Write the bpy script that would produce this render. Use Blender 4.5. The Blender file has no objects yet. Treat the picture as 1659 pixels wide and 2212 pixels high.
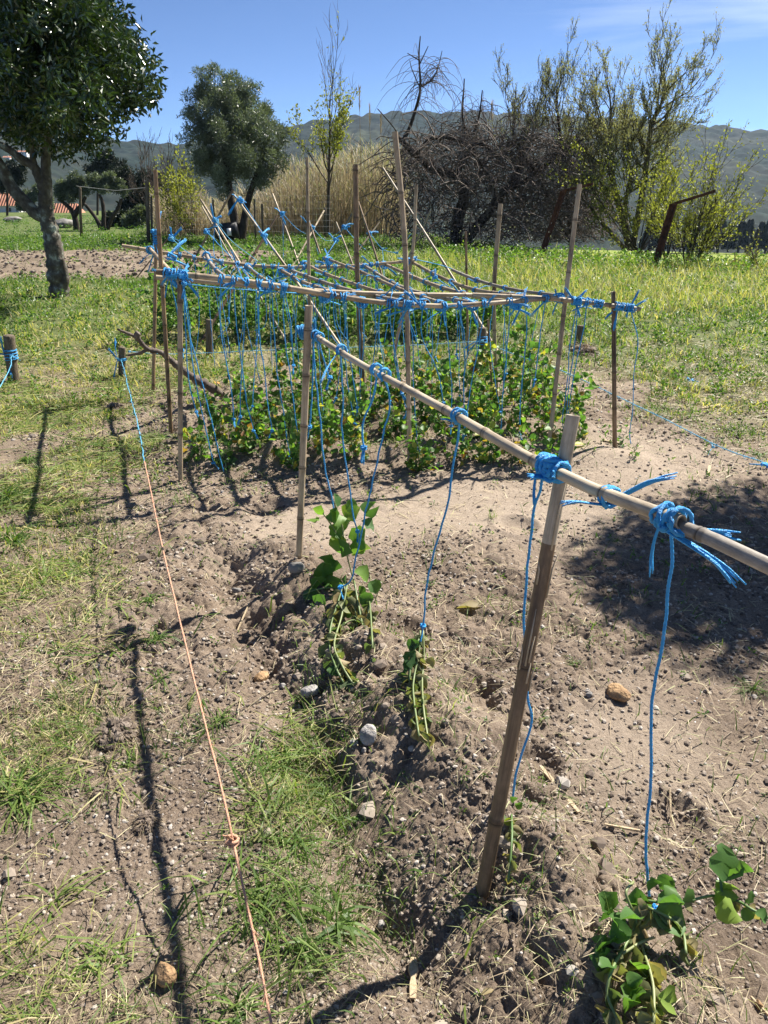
import bpy, math, random
import numpy as np
from mathutils import Vector, Quaternion, Matrix
R = math.radians
sc = bpy.context.scene
# ------------------------------------------------------------------ camera, sky, sun, exposure
PITCH = R(23.25); CH = 1.5
cam = bpy.data.cameras.new('camera'); co = bpy.data.objects.new('camera', cam)
sc.collection.objects.link(co); sc.camera = co
cam.sensor_fit = 'VERTICAL'; cam.sensor_height = 36; cam.lens = 26
cam.clip_start = .05; cam.clip_end = 6000
co.location = (0, 0, CH); co.rotation_euler = (R(90)-PITCH, 0, 0)
SUN_EL = R(49); SUN_AZ = math.atan2(.757, .652)        # clockwise from +Y (towards +X)
w = bpy.data.worlds.new('World'); sc.world = w; w.use_nodes = True
nt = w.node_tree; bg = nt.nodes['Background']
sky = nt.nodes.new('ShaderNodeTexSky'); sky.sky_type = 'NISHITA'; sky.sun_disc = False
sky.sun_elevation = SUN_EL; sky.sun_rotation = SUN_AZ; sky.air_density = .5; sky.dust_density = 0; sky.ozone_density = 6; sky.altitude = 2000
bg.inputs[1].default_value = .072
def sky_clouds():
    tc = nt.nodes.new('ShaderNodeTexCoord'); mp = nt.nodes.new('ShaderNodeMapping')
    mp.inputs['Rotation'].default_value = (0, R(10), R(8)); mp.inputs['Scale'].default_value = (1.5, 1.5, 11)
    nz = nt.nodes.new('ShaderNodeTexNoise'); nz.inputs['Scale'].default_value = 1.7; nz.inputs['Detail'].default_value = 7; nz.inputs['Distortion'].default_value = .5
    cr = nt.nodes.new('ShaderNodeValToRGB'); cr.color_ramp.elements[0].position = .52; cr.color_ramp.elements[1].position = .80
    cr.color_ramp.elements[1].color = (.7, .7, .7, 1)
    mx = nt.nodes.new('ShaderNodeMixRGB'); mx.inputs[2].default_value = (6.5, 7.2, 8.2, 1)
    # wisps only stand in the east of the sky (to the right of the view)
    sx = nt.nodes.new('ShaderNodeSeparateXYZ'); mr = nt.nodes.new('ShaderNodeMapRange'); mr.inputs[1].default_value = .02; mr.inputs[2].default_value = .42
    ml = nt.nodes.new('ShaderNodeMath'); ml.operation = 'MULTIPLY'
    L = nt.links.new
    L(tc.outputs['Generated'], mp.inputs[0]); L(mp.outputs[0], nz.inputs[0]); L(nz.outputs[0], cr.inputs[0])
    L(tc.outputs['Generated'], sx.inputs[0]); L(sx.outputs[0], mr.inputs[0]); L(mr.outputs[0], ml.inputs[0]); L(cr.outputs[0], ml.inputs[1])
    L(ml.outputs[0], mx.inputs[0]); L(sky.outputs[0], mx.inputs[1]); L(mx.outputs[0], bg.inputs[0])
sky_clouds()
sl = bpy.data.lights.new('sun', 'SUN'); sl.energy = 5; sl.angle = R(.53); sl.color = (1, .945, .86)
so = bpy.data.objects.new('sun', sl); sc.collection.objects.link(so)
sd = Vector((math.sin(SUN_AZ)*math.cos(SUN_EL), math.cos(SUN_AZ)*math.cos(SUN_EL), math.sin(SUN_EL)))
so.rotation_euler = sd.to_track_quat('Z', 'Y').to_euler()
vs = sc.view_settings; vs.view_transform = 'Standard'; vs.look = 'None'; vs.gamma = 1; vs.exposure = 1.25
sc.cycles.max_bounces = 6; sc.cycles.transparent_max_bounces = 6; sc.cycles.volume_bounces = 0
sc.cycles.use_denoising = True

# ------------------------------------------------------------------ pixel -> world (units of the 1659 x 2212 view)
F = 1597.3; cp, sp = math.cos(PITCH), math.sin(PITCH)
def ray(px, py):
    u = px-829.5; v = py-1106
    return u, F*cp-v*sp, -(F*sp+v*cp)
def at(px, py, Y):
    u, f, d = ray(px, py); t = Y/f
    return Vector((u*t, Y, CH+d*t))
def gr(px, py, z=None):
    u, f, d = ray(px, py)
    if z is not None: t = (z-CH)/d; return Vector((u*t, f*t, z))
    z = 0.
    for _ in range(4): t = (z-CH)/d; z = float(Hz(u*t, f*t, False))
    return Vector((u*t, f*t, z))
def atz(px, py, z): return gr(px, py, z)
ZO = {'z5': (450, 850, 800/1659), 'z6': (1000, 850, 800/1659), 'z7': (1500, 850, 1100/1659), 'z2': (700, 100, 1000/1659), 'z3': (1400, 100, 800/1659),
      'z4': (2100, 100, 924/1659), 'a1': (0, 1200, 1000/1659), 'a2': (1000, 1200, 1000/1659), 'a3': (2024, 1400, 1000/1659), 'a4': (0, 2200, 1000/1659),
      'a5': (1000, 2000, 1000/1659), 'a6': (1724, 2700, 1300/1659), 'a7': (0, 3032, 1000/1659), 'a8': (900, 3032, 1000/952)}
def Z(k, x, y):
    o = ZO[k]; return ((o[0]+x*o[2])/1.8228, (o[1]+y*o[2])/1.8228)

# ------------------------------------------------------------------ numpy noise
def _h(ix, iy, s):
    h = (ix.astype(np.int64)*374761393 + iy.astype(np.int64)*668265263 + s*974711) & 0xffffffff
    h = ((h ^ (h >> 13))*1274126177) & 0xffffffff
    return ((h ^ (h >> 16)) & 0xffffff)/16777216.
def vn(x, y, s=0):
    ix = np.floor(x); iy = np.floor(y); fx = x-ix; fy = y-iy
    ix = ix.astype(np.int64); iy = iy.astype(np.int64)
    fx = fx*fx*(3-2*fx); fy = fy*fy*(3-2*fy)
    a = _h(ix, iy, s); b = _h(ix+1, iy, s); c = _h(ix, iy+1, s); d = _h(ix+1, iy+1, s)
    return (a+(b-a)*fx)*(1-fy)+(c+(d-c)*fx)*fy
def fbm(x, y, s=0, o=4):
    r = 0; a = .5
    for i in range(o):
        r = r+a*(vn(x, y, s+i*17)-.5); c, q = .8*2, .6*2
        x, y = c*x-q*y+3.7, q*x+c*y+1.3; a *= .5
    return r
def worley(x, y, s=0):
    ix = np.floor(x).astype(np.int64); iy = np.floor(y).astype(np.int64); m = np.full(x.shape, 9.)
    for dx in (-1, 0, 1):
        for dy in (-1, 0, 1):
            cx = ix+dx+_h(ix+dx, iy+dy, s); cy = iy+dy+_h(ix+dx, iy+dy, s+5)
            rr = .35+.65*_h(ix+dx, iy+dy, s+9)
            m = np.minimum(m, ((cx-x)**2+(cy-y)**2)/(rr*rr))
    return m
def sst(a, b, x):
    t = np.clip((x-a)/(b-a), 0, 1); return t*t*(3-2*t)
def seg(x, y, a, b):
    ax, ay = a; bx, by = b; dx, dy = bx-ax, by-ay; L2 = dx*dx+dy*dy
    t = np.clip(((x-ax)*dx+(y-ay)*dy)/L2, 0, 1)
    px = x-ax-t*dx; py = y-ay-t*dy
    side = (px*dy-py*dx)/math.sqrt(L2)
    return np.sqrt(px*px+py*py), side
def Hz(x, y, fine=True):
    x = np.asarray(x, float); y = np.asarray(y, float)
    r = np.hypot(x, y)
    h = .05*fbm(x*.6, y*.6, 1, 3)+.035*fbm(x*2.1, y*2.1, 2, 3)
    # planted ridge under the near cane, furrow on its left
    d, s = seg(x, y, (-.42, 3.0), (.62, .75))
    h = h+.075*np.exp(-(d/.14)**2)*(0.5+1.*vn(x*7, y*7, 4))
    d2, _ = seg(x, y, (-.72, 2.9), (.10, .95)); h = h-.075*np.exp(-(d2/.10)**2)*(.4+1.2*vn(x*5, y*5, 6))
    # cultivated beds under the rafters
    for (yy, a) in ((4.35, .07), (4.85, .06), (5.35, .05)):
        h = h+a*np.exp(-((y-yy-.05*np.sin(x*3))/.16)**2)*sst(-1.7, -1.3, x)*sst(1.75, 1.3, x)*(.5+vn(x*6, y*6, 8))
    for (yy, a) in ((8.3, .08), (9.0, .08), (9.7, .08)):
        h = h+a*np.exp(-((y-yy)/.22)**2)*sst(-2.9, -2.4, x)*sst(1.8, 1.3, x)
    # ploughed strip on the left
    pl = sst(-2.4, -3.4, x)*sst(14.3, 15.2, y)*sst(23, 21.5, y)
    h = h+pl*.06*np.sin(y*7+.6*fbm(x*.5, y*.5, 9, 2)*10)*(.6+vn(x*2, y*2, 3))+pl*.05*fbm(x*5, y*5, 12, 3)
    # terrace edge towards the lower field on the right, valley behind everything
    edge = 17.5+12*sst(6.5, 2., x)+50*sst(2, -8, x)
    h = h-10*sst(0, 55, y-edge)-.3*sst(0, 2, y-edge)
    h = h-22*sst(170, 420, r)
    if fine:
        nf = sst(14, 3, r)
        sm = smooth_soil(x, y)
        rough = 1-.85*sm
        w1 = worley(x*9, y*9, 21); w2 = worley(x*26+3, y*26, 22); w3 = worley(x*60, y*60, 23)
        cl = np.clip(sst(.35, .75, vn(x*2.3, y*2.3, 31))+.8*np.exp(-(seg(x, y, (-.55, 3.0), (.45, .8))[0]/.22)**2), 0, 1.4)
        h = h+nf*rough*(.028*np.clip(1-w1, 0, 1)**.7*cl+.010*np.clip(1-w2, 0, 1)**.7*(.15+.85*cl)+.0045*np.clip(1-w3, 0, 1)**.6)
        h = h+nf*rough*(.014*fbm(x*14, y*14, 33, 4)+.007*fbm(x*55, y*55, 35, 4)*(.5+cl))
        h = h+sm*.002*fbm(x*40, y*40, 34, 3)
        # holes and hoof-like pits
        for (px, py, rr, dd) in ((.66, 3.33, .085, .03), (.05, 2.32, .10, .05), (.40, 1.62, .08, .045), (.28, 1.95, .08, .03), (-.63, 3.55, .10, .03), (.75, 1.45, .07, .03)):
            q = np.hypot(x-px, (y-py)*.9)/rr; h = h-dd*np.exp(-q**4)+dd*.35*np.exp(-((q-1.35)/.25)**2)
    return h
def smooth_soil(x, y):
    a = np.exp(-(((x-.55)/.75)**2+((y-3.55)/.45)**2)**1.5)
    b = np.exp(-(((x-1.55)/.6)**2+((y-4.3)/.6)**2)**1.5)
    c = np.exp(-(((x+.35)/.4)**2+((y-3.35)/.25)**2)**1.5)
    d = .7*np.exp(-(((x-.75)/.25)**2+((y-1.75)/.3)**2)**1.5)
    return np.clip(a+b+c+d, 0, 1)
def grassy(x, y):
    """0 bare soil .. 1 full sward"""
    n = fbm(x*1.3, y*1.3, 41, 4)*1.4; n2 = fbm(x*4, y*4, 43, 3)
    xb = -.12-.25*y
    left = (.45+.55*sst(4, 6, y))*sst(.12, -.55, (x-xb)+n*.5)*(.35+.9*sst(-.1, .25, fbm(x*2.2, y*2.2, 47, 3)*1.6+.08))
    tuft = .55*np.exp(-(((x+.24)/.17)**2+((y-1.55)/.40)**2))+.5*np.exp(-(((x+.08)/.14)**2+((y-1.18)/.14)**2))
    tuft = tuft+1.1*np.exp(-(((x+1.05)/.22)**2+((y-1.75)/.22)**2))+1.1*np.exp(-(((x+1.85)/.4)**2+((y-3.3)/.6)**2))
    far = sst(5.9, 8.2, y+n*2.2+.25*np.abs(x))
    right = sst(1.5, 2.1, x-.05*y+n*.7)*sst(4.3, 5.2, y+n)
    bed = sst(-1.7, -1.2, x)*sst(1.6, 1.2, x)*sst(4.1, 4.4, y)*sst(6, 5.6, y)
    pl = sst(-2.4, -3.4, x)*sst(14.5, 15, y)*sst(22.5, 21.8, y)
    base = .035+.10*sst(.0, .3, n2)
    g = np.maximum.reduce([base*np.ones_like(x), left, tuft*.9, far, right, bed*.25])
    return np.clip(g*(1-.93*pl)*(1-.85*smooth_soil(x, y)), 0, 1)
def dryness(x, y):
    a = 1.2*np.exp(-(((x+3.0)/1.9)**2+((y-7.4)/2.8)**2))+.45*sst(1., 3., x)*sst(6, 8, y)+.9*np.exp(-(((x-3.0)/1.6)**2+((y-5.8)/1.0)**2))+.6*np.exp(-(((x+4)/2.5)**2+((y-12)/1.3)**2))+.5*np.exp(-(((x+.2)/1.6)**2+((y-6.3)/.7)**2))
    b = .5*sst(.1, -.6, x+.12+.25*y)*sst(5.5, 4.5, y)
    return np.clip(a+b+fbm(x*.9, y*.9, 51, 3)*.9, 0, 1)

# ------------------------------------------------------------------ mesh building
COL = sc.collection
class MB:
    def __init__(s): s.v = []; s.f = {}; s.t = []; s.n = 0; s.m = {}
    def add(s, V, faces, tint=0., mat=0):
        V = np.asarray(V, float).reshape(-1, 3); off = s.n; s.v.append(V); s.n += len(V)
        s.t.append(np.broadcast_to(np.asarray(tint, float), (len(V),)).copy())
        for Fa in faces:
            Fa = np.asarray(Fa, np.int64); k = Fa.shape[1]
            s.f.setdefault(k, []).append(Fa+off); s.m.setdefault(k, []).append(np.full(len(Fa), mat, np.int32))
    def build(s, name, mats, parent=None, smooth=True, origin=None):
        V = np.concatenate(s.v)
        if origin is not None: V = V-np.array(origin)
        me = bpy.data.meshes.new(name); me.vertices.add(len(V)); me.vertices.foreach_set('co', V.astype(np.float32).ravel())
        ls, tt, mm = [], [], []
        for k in s.f:
            Fa = np.concatenate(s.f[k]); ls.append(Fa.ravel()); tt.append(np.full(len(Fa), k, np.int32)); mm.append(np.concatenate(s.m[k]))
        L = np.concatenate(ls).astype(np.int32); T = np.concatenate(tt); S = np.concatenate([[0], np.cumsum(T)[:-1]]).astype(np.int32)
        me.loops.add(len(L)); me.loops.foreach_set('vertex_index', L)
        me.polygons.add(len(T)); me.polygons.foreach_set('loop_start', S); me.polygons.foreach_set('loop_total', T)
        me.polygons.foreach_set('material_index', np.concatenate(mm)); me.polygons.foreach_set('use_smooth', np.full(len(T), smooth))
        me.update(calc_edges=True)
        a = me.attributes.new('tint', 'FLOAT', 'POINT'); a.data.foreach_set('value', np.concatenate(s.t).astype(np.float32))
        for m in (mats if isinstance(mats, (list, tuple)) else [mats]): me.materials.append(m)
        o = bpy.data.objects.new(name, me); COL.objects.link(o)
        if origin is not None: o.location = origin
        if parent is not None:
            o.parent = parent
        return o
def tag(o, label=None, cat=None, group=None, kind=None):
    for k, v in (('label', label), ('category', cat), ('group', group), ('kind', kind)):
        if v: o[k] = v
    return o
def empty(name, loc, label, cat, group=None):
    o = bpy.data.objects.new(name, None); o.location = loc; o.empty_display_size = .05; COL.objects.link(o)
    return tag(o, label, cat, group)
def tube(P, rad, k=6, cap=True, twist=0.):
    P = np.asarray(P, float); n = len(P); rad = np.broadcast_to(np.asarray(rad, float), (n,))
    T = np.gradient(P, axis=0); T /= np.linalg.norm(T, axis=1)[:, None]+1e-12
    up = np.array([0, 0, 1.]) if abs(T[0, 2]) < .9 else np.array([1., 0, 0])
    N = np.cross(T[0], up); N /= np.linalg.norm(N); Ns = [N]
    for i in range(1, n):
        N = N-T[i]*np.dot(N, T[i]); N /= np.linalg.norm(N)+1e-12; Ns.append(N)
    Ns = np.array(Ns); B = np.cross(T, Ns)
    a = np.arange(k)*2*math.pi/k
    rm_ = 1.
    if twist: rm_ = (1+.13*np.cos(2*(a[None, :]-np.concatenate([[0], np.cumsum(np.linalg.norm(np.diff(P, axis=0), axis=1))])[:, None]*twist)))[:, :, None]
    V = P[:, None]+rm_*rad[:, None, None]*(np.cos(a)[None, :, None]*Ns[:, None]+np.sin(a)[None, :, None]*B[:, None])
    i = np.arange(n-1)[:, None]; j = np.arange(k)[None]; jn = (j+1) % k
    Q = np.stack([i*k+j, i*k+jn, (i+1)*k+jn, (i+1)*k+j], -1).reshape(-1, 4)
    fs = [Q]
    if cap and k > 2: fs.append(np.arange(k)[::-1][None]); fs.append((np.arange(k)+(n-1)*k)[None])
    return V.reshape(-1, 3), fs
def smoothpath(pts, n=4):
    P = np.asarray([tuple(p) for p in pts], float)
    if len(P) < 3:
        t = np.linspace(0, 1, n*2+1)[:, None]; return P[0]+(P[-1]-P[0])*t
    E = np.vstack([2*P[0]-P[1], P, 2*P[-1]-P[-2]]); out = []
    for i in range(1, len(E)-2):
        p0, p1, p2, p3 = E[i-1:i+3]
        for t in np.linspace(0, 1, n, endpoint=False):
            out.append(.5*((2*p1)+(-p0+p2)*t+(2*p0-5*p1+4*p2-p3)*t*t+(-p0+3*p1-3*p2+p3)*t**3))
    out.append(P[-1]); return np.array(out)
def rnd_units(rng, n):
    v = rng.normal(size=(n, 3)); return v/np.linalg.norm(v, axis=1)[:, None]
def frames(D, rng, flat=0.):
    """unit direction D -> side vector S, normal Nn; flat=1 keeps the face up"""
    Rv = rnd_units(rng, len(D))*(1-flat)+np.array([0, 0, 1.])*flat+1e-6
    S = np.cross(D, Rv); S /= np.linalg.norm(S, axis=1)[:, None]+1e-9
    return S, np.cross(S, D)
def leaves(mb, C, D, Ln, W, rng, tint, flat=0., fold=.25, rounded=False, mat=0):
    """leaf faces: C base points, D directions"""
    n = len(C); Ln = np.broadcast_to(Ln, (n,))[:, None]; W = np.broadcast_to(W, (n,))[:, None]
    S, N = frames(D, rng, flat); tint = np.broadcast_to(tint, (n,))
    if not rounded:
        m = C+D*Ln*.5
        V = np.stack([C, m+S*W*.5+N*W*fold, C+D*Ln-N*Ln*.08, m-S*W*.5+N*W*fold], 1)
        i = np.arange(n)[:, None]*4
        mb.add(V, [np.concatenate([i+[[0, 1, 2]], i+[[0, 2, 3]]])], np.repeat(tint, 4), mat)
    else:
        prof = [(0, 0), (.12, .30), (.3, .5), (.52, .57), (.74, .46), (.9, .24), (1., 0)]
        V = [C]
        for t, ww in prof[1:-1]:
            c = C+D*Ln*t-N*Ln*.18*t*t; wv = rng.uniform(-.13, .13, (n, 1))
            V += [c+S*W*ww*rng.uniform(.78, 1.12, (n, 1))+N*W*(fold*ww*1.2+wv), c-N*W*.03, c-S*W*ww*rng.uniform(.78, 1.12, (n, 1))+N*W*(fold*ww*1.2-wv)]
        V.append(C+D*Ln-N*Ln*.22)
        V = np.stack(V, 1); i = np.arange(n)[:, None]*17
        tr = [i+[[0, 1, 2]], i+[[0, 2, 3]], i+[[13, 16, 14]], i+[[14, 16, 15]]]
        q = [i+[[a+b, a+b+3, a+b+4, a+b+1]] for a in (1, 4, 7, 10) for b in (0, 1)]
        mb.add(V, [np.concatenate(tr), np.concatenate(q)], np.repeat(tint, 17), mat)
def blades(mb, B, D, Ln, W, droop, rng, tint, mat=0, segs=3):
    n = len(B); Ln = np.broadcast_to(Ln, (n,)); W = np.broadcast_to(W, (n,)); droop = np.broadcast_to(droop, (n,))
    hz = D.copy(); hz[:, 2] = 0; hn = np.linalg.norm(hz, axis=1)[:, None]; hz = hz/(hn+1e-6)
    S = np.stack([-hz[:, 1], hz[:, 0], np.zeros(n)], 1)
    tw = rng.uniform(-.6, .6, (n, 1)); S = S*np.cos(tw)+np.cross(D, S)*np.sin(tw)
    cur = B.copy(); d = D.copy(); V = []; st = (Ln/segs)[:, None]
    for i in range(segs):
        wv = (W*.5*(1-(i/segs)**1.6))[:, None]; V += [cur-S*wv, cur+S*wv]
        cur = cur+d*st; d = d+hz*droop[:, None]*.35+np.array([0, 0, -1])*droop[:, None]*.75
        d = d/np.linalg.norm(d, axis=1)[:, None]
    V.append(cur); k = 2*segs+1; V = np.stack(V, 1); i = np.arange(n)[:, None]*k
    q = [i+[[2*a, 2*a+1, 2*a+3, 2*a+2]] for a in range(segs-1)]
    mb.add(V, [np.concatenate(q), i+[[2*segs-2, 2*segs-1, 2*segs]]], np.repeat(np.broadcast_to(tint, (n,)), k), mat)
def blobs(mb, C, rad, rng, tint, squash=.7, k=0):
    """small faceted stones / clods"""
    ph = (1+5**.5)/2
    I = np.array([(-1, ph, 0), (1, ph, 0), (-1, -ph, 0), (1, -ph, 0), (0, -1, ph), (0, 1, ph), (0, -1, -ph), (0, 1, -ph), (ph, 0, -1), (ph, 0, 1), (-ph, 0, -1), (-ph, 0, 1)])/1.902
    Fc = np.array([(0, 11, 5), (0, 5, 1), (0, 1, 7), (0, 7, 10), (0, 10, 11), (1, 5, 9), (5, 11, 4), (11, 10, 2), (10, 7, 6), (7, 1, 8), (3, 9, 4), (3, 4, 2), (3, 2, 6), (3, 6, 8), (3, 8, 9), (4, 9, 5), (2, 4, 11), (6, 2, 10), (8, 6, 7), (9, 8, 1)])
    n = len(C); V = np.broadcast_to(I, (n, 12, 3))*rng.uniform(.7, 1.25, (n, 12, 1))
    a = rng.uniform(0, 6.28, n); ca, sa = np.cos(a)[:, None], np.sin(a)[:, None]
    x = V[..., 0]*rng.uniform(.8, 1.3, (n, 1)); y = V[..., 1]
    V = np.stack([x*ca-y*sa, x*sa+y*ca, V[..., 2]*squash], -1)*np.broadcast_to(rad, (n,))[:, None, None]+C[:, None]
    mb.add(V, [(np.arange(n)[:, None, None]*12+Fc[None]).reshape(-1, 3)], np.repeat(np.broadcast_to(tint, (n,)), 12))

# ------------------------------------------------------------------ materials
def mat(name):
    m = bpy.data.materials.new(name); m.use_nodes = True; t = m.node_tree
    for n in list(t.nodes): t.nodes.remove(n)
    out = t.nodes.new('ShaderNodeOutputMaterial')
    def N(ty, **kw):
        n = t.nodes.new('ShaderNode'+ty)
        for k, v in kw.items():
            if k.startswith('i_'):
                key = k[2:]; key = int(key) if key.isdigit() else key.replace('_', ' ')
                n.inputs[key].default_value = v
            else: setattr(n, k, v)
        return n
    def L(a, b): t.links.new(a, b)
    return m, N, L, out
def ramp(N, stops):
    r = N('ValToRGB'); e = r.color_ramp.elements
    while len(e) < len(stops): e.new(.5)
    for i, (p, c) in enumerate(stops): e[i].position = p; e[i].color = tuple(c)+(1,)
    return r
def leaf_mat(name, stops, rough=.5, trans=.35, tcol=1.4, spec=.5, var=.25, blue=.45):
    m, N, L, out = mat(name)
    at_ = N('Attribute', attribute_name='tint'); rp = ramp(N, stops); L(at_.outputs['Fac'], rp.inputs[0])
    g = N('NewGeometry'); nz = N('TexNoise'); nz.inputs['Scale'].default_value = 3; L(g.outputs['Position'], nz.inputs[0])
    hs = N('HueSaturation'); mr = N('MapRange', i_3=1-var, i_4=1+var); L(nz.outputs[0], mr.inputs[0]); L(mr.outputs[0], hs.inputs['Value']); L(rp.outputs[0], hs.inputs['Color'])
    p = N('BsdfPrincipled'); p.inputs['Roughness'].default_value = rough; p.inputs['Specular IOR Level'].default_value = spec; L(hs.outputs[0], p.inputs[0])
    if trans > 0:
        tr = N('BsdfTranslucent'); mu = N('MixRGB', blend_type='MULTIPLY', i_0=1.0); mu.inputs[2].default_value = (tcol*1.05, tcol*(1.15 if blue < .6 else 1.), tcol*blue, 1)
        L(hs.outputs[0], mu.inputs[1]); L(mu.outputs[0], tr.inputs[0]); mx = N('MixShader', i_0=trans); L(p.outputs[0], mx.inputs[1]); L(tr.outputs[0], mx.inputs[2]); L(mx.outputs[0], out.inputs[0])
    else: L(p.outputs[0], out.inputs[0])
    return m
def solid_mat(name, stops, scale=20, rough=.8, bump=.4, bscale=None, coord='Object', stretch=(1, 1, 1), tinted=False, dark=(.04, .03, .02), spec=.3, objvar=0.):
    m, N, L, out = mat(name)
    tc = N('TexCoord'); mp = N('Mapping'); mp.inputs['Scale'].default_value = stretch; L(tc.outputs[coord], mp.inputs[0])
    nz = N('TexNoise'); nz.inputs['Scale'].default_value = scale; nz.inputs['Detail'].default_value = 8; nz.inputs['Roughness'].default_value = .62; L(mp.outputs[0], nz.inputs[0])
    rp = ramp(N, stops); L(nz.outputs[0], rp.inputs[0]); colr = rp.outputs[0]
    if tinted:
        a = N('Attribute', attribute_name='tint'); mx = N('MixRGB'); mx.inputs[2].default_value = tuple(dark)+(1,); L(a.outputs['Fac'], mx.inputs[0]); L(colr, mx.inputs[1]); colr = mx.outputs[0]
    if objvar:
        oi = N('ObjectInfo'); mr = N('MapRange', i_3=1-objvar, i_4=1+objvar); hs = N('HueSaturation'); L(oi.outputs['Random'], mr.inputs[0]); L(mr.outputs[0], hs.inputs['Value']); L(colr, hs.inputs['Color']); colr = hs.outputs[0]
    p = N('BsdfPrincipled'); p.inputs['Roughness'].default_value = rough; p.inputs['Specular IOR Level'].default_value = spec; L(colr, p.inputs[0])
    nb = N('TexNoise'); nb.inputs['Scale'].default_value = bscale or scale*3; nb.inputs['Detail'].default_value = 6; L(mp.outputs[0], nb.inputs[0])
    b = N('Bump'); b.inputs['Strength'].default_value = bump; b.inputs['Distance'].default_value = .02; L(nb.outputs[0], b.inputs['Height']); L(b.outputs[0], p.inputs['Normal']); L(p.outputs[0], out.inputs[0])
    return m
def cane_mat(name, light, mid, darkc, weather=.5):
    m, N, L, out = mat(name); tc = N('TexCoord'); oi = N('ObjectInfo')
    ad = N('VectorMath', operation='ADD'); L(tc.outputs['Object'], ad.inputs[0]); L(oi.outputs['Location'], ad.inputs[1])
    mp = N('Mapping'); mp.inputs['Scale'].default_value = (60, 60, 2.5); L(ad.outputs[0], mp.inputs[0])
    n1 = N('TexNoise'); n1.inputs['Scale'].default_value = 1.6; n1.inputs['Detail'].default_value = 8; n1.inputs['Roughness'].default_value = .7; L(mp.outputs[0], n1.inputs[0])
    r1 = ramp(N, [(.28, mid), (.5, light), (.72, tuple(c*1.15 for c in light))]); L(n1.outputs[0], r1.inputs[0])
    mp2 = N('Mapping'); mp2.inputs['Scale'].default_value = (10, 10, 3.2); L(ad.outputs[0], mp2.inputs[0])
    n2 = N('TexNoise'); n2.inputs['Scale'].default_value = 1.; n2.inputs['Detail'].default_value = 9; n2.inputs['Roughness'].default_value = .72; L(mp2.outputs[0], n2.inputs[0])
    r2 = ramp(N, [(.5-.14*weather, (1, 1, 1)), (.56+.2*(1-weather), (0, 0, 0))]); L(n2.outputs[0], r2.inputs[0])
    iv = N('Math', operation='SUBTRACT', i_0=1.0); L(r2.outputs[0], iv.inputs[1])
    mx = N('MixRGB'); mx.inputs[2].default_value = tuple(darkc)+(1,); L(iv.outputs[0], mx.inputs[0]); L(r1.outputs[0], mx.inputs[1])
    a = N('Attribute', attribute_name='tint'); m2 = N('MixRGB'); m2.inputs[2].default_value = (.05, .035, .022, 1); am = N('MapRange', i_1=.3, i_2=.65, i_3=.75, i_4=1.25); L(n1.outputs[0], am.inputs[0]); tm = N('Math', operation='MULTIPLY', use_clamp=True); L(am.outputs[0], tm.inputs[0]); L(a.outputs['Fac'], tm.inputs[1]); L(tm.outputs[0], m2.inputs[0]); L(mx.outputs[0], m2.inputs[1])
    hs = N('HueSaturation'); mr = N('MapRange', i_3=.8, i_4=1.15); L(oi.outputs['Random'], mr.inputs[0]); L(mr.outputs[0], hs.inputs['Value']); L(m2.outputs[0], hs.inputs['Color'])
    p = N('BsdfPrincipled'); p.inputs['Roughness'].default_value = .5; p.inputs['Specular IOR Level'].default_value = .4; L(hs.outputs[0], p.inputs[0])
    b = N('Bump'); b.inputs['Strength'].default_value = .35; b.inputs['Distance'].default_value = .003; L(n1.outputs[0], b.inputs['Height']); L(b.outputs[0], p.inputs['Normal']); L(p.outputs[0], out.inputs[0])
    return m
M = {}
M['cane'] = cane_mat('weathered_cane', (.50, .39, .25), (.30, .22, .135), (.10, .068, .042), .45)
M['cane_spotted'] = cane_mat('spotted_grey_cane', (.46, .41, .34), (.24, .20, .16), (.05, .04, .03), .5)
M['cane_pale'] = cane_mat('pale_cane', (.66, .55, .39), (.42, .33, .22), (.15, .11, .075), .3)
M['cane_grey'] = cane_mat('grey_cane', (.36, .31, .245), (.24, .195, .15), (.085, .062, .045), .35)
M['cane_brown'] = cane_mat('brown_cane', (.34, .225, .125), (.16, .10, .055), (.045, .028, .018), .55)
def two_tone(name, a, b, zsplit):
    m = cane_mat(name, a[0], a[1], a[2], .35); t = m.node_tree
    return m
M['twine'] = solid_mat('blue_twine', [(.3, (.03, .33, .76)), (.55, (.05, .44, .90)), (.8, (.16, .55, .92))], 60, .45, .6, 500, spec=.5, objvar=.12)
M['twine_pale'] = solid_mat('faded_blue_twine', [(.3, (.07, .38, .62)), (.7, (.18, .56, .78))], 160, .5, .5, 500, spec=.5)
M['twine_orange'] = solid_mat('orange_twine', [(.3, (.52, .25, .15)), (.7, (.68, .42, .28))], 160, .6, .5, 500)
M['wood_stake'] = solid_mat('weathered_stake_wood', [(.3, (.07, .055, .035)), (.5, (.16, .125, .085)), (.75, (.27, .22, .16))], 6, .85, .6, 14, stretch=(14, 14, 1.2), tinted=True)
M['bark'] = solid_mat('mottled_grey_bark', [(.30, (.035, .028, .02)), (.47, (.10, .082, .062)), (.56, (.15, .14, .11)), (.63, (.34, .36, .30)), (.75, (.42, .43, .38))], 7, .9, 1., 18, stretch=(1, 1, .8))
M['bark_dark'] = solid_mat('dark_bark', [(.3, (.022, .017, .013)), (.7, (.075, .058, .045))], 9, .9, .8, 30, stretch=(2, 2, .6))
M['mossy_bark'] = solid_mat('mossy_yellow_bark', [(.3, (.04, .032, .02)), (.55, (.12, .10, .05)), (.75, (.24, .22, .07))], 4, .9, .6, 20)
M['vine_bark'] = solid_mat('dry_vine_bark', [(.3, (.05, .037, .030)), (.55, (.15, .12, .10)), (.8, (.32, .28, .24))], 5, .9, .5, 30)
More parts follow.
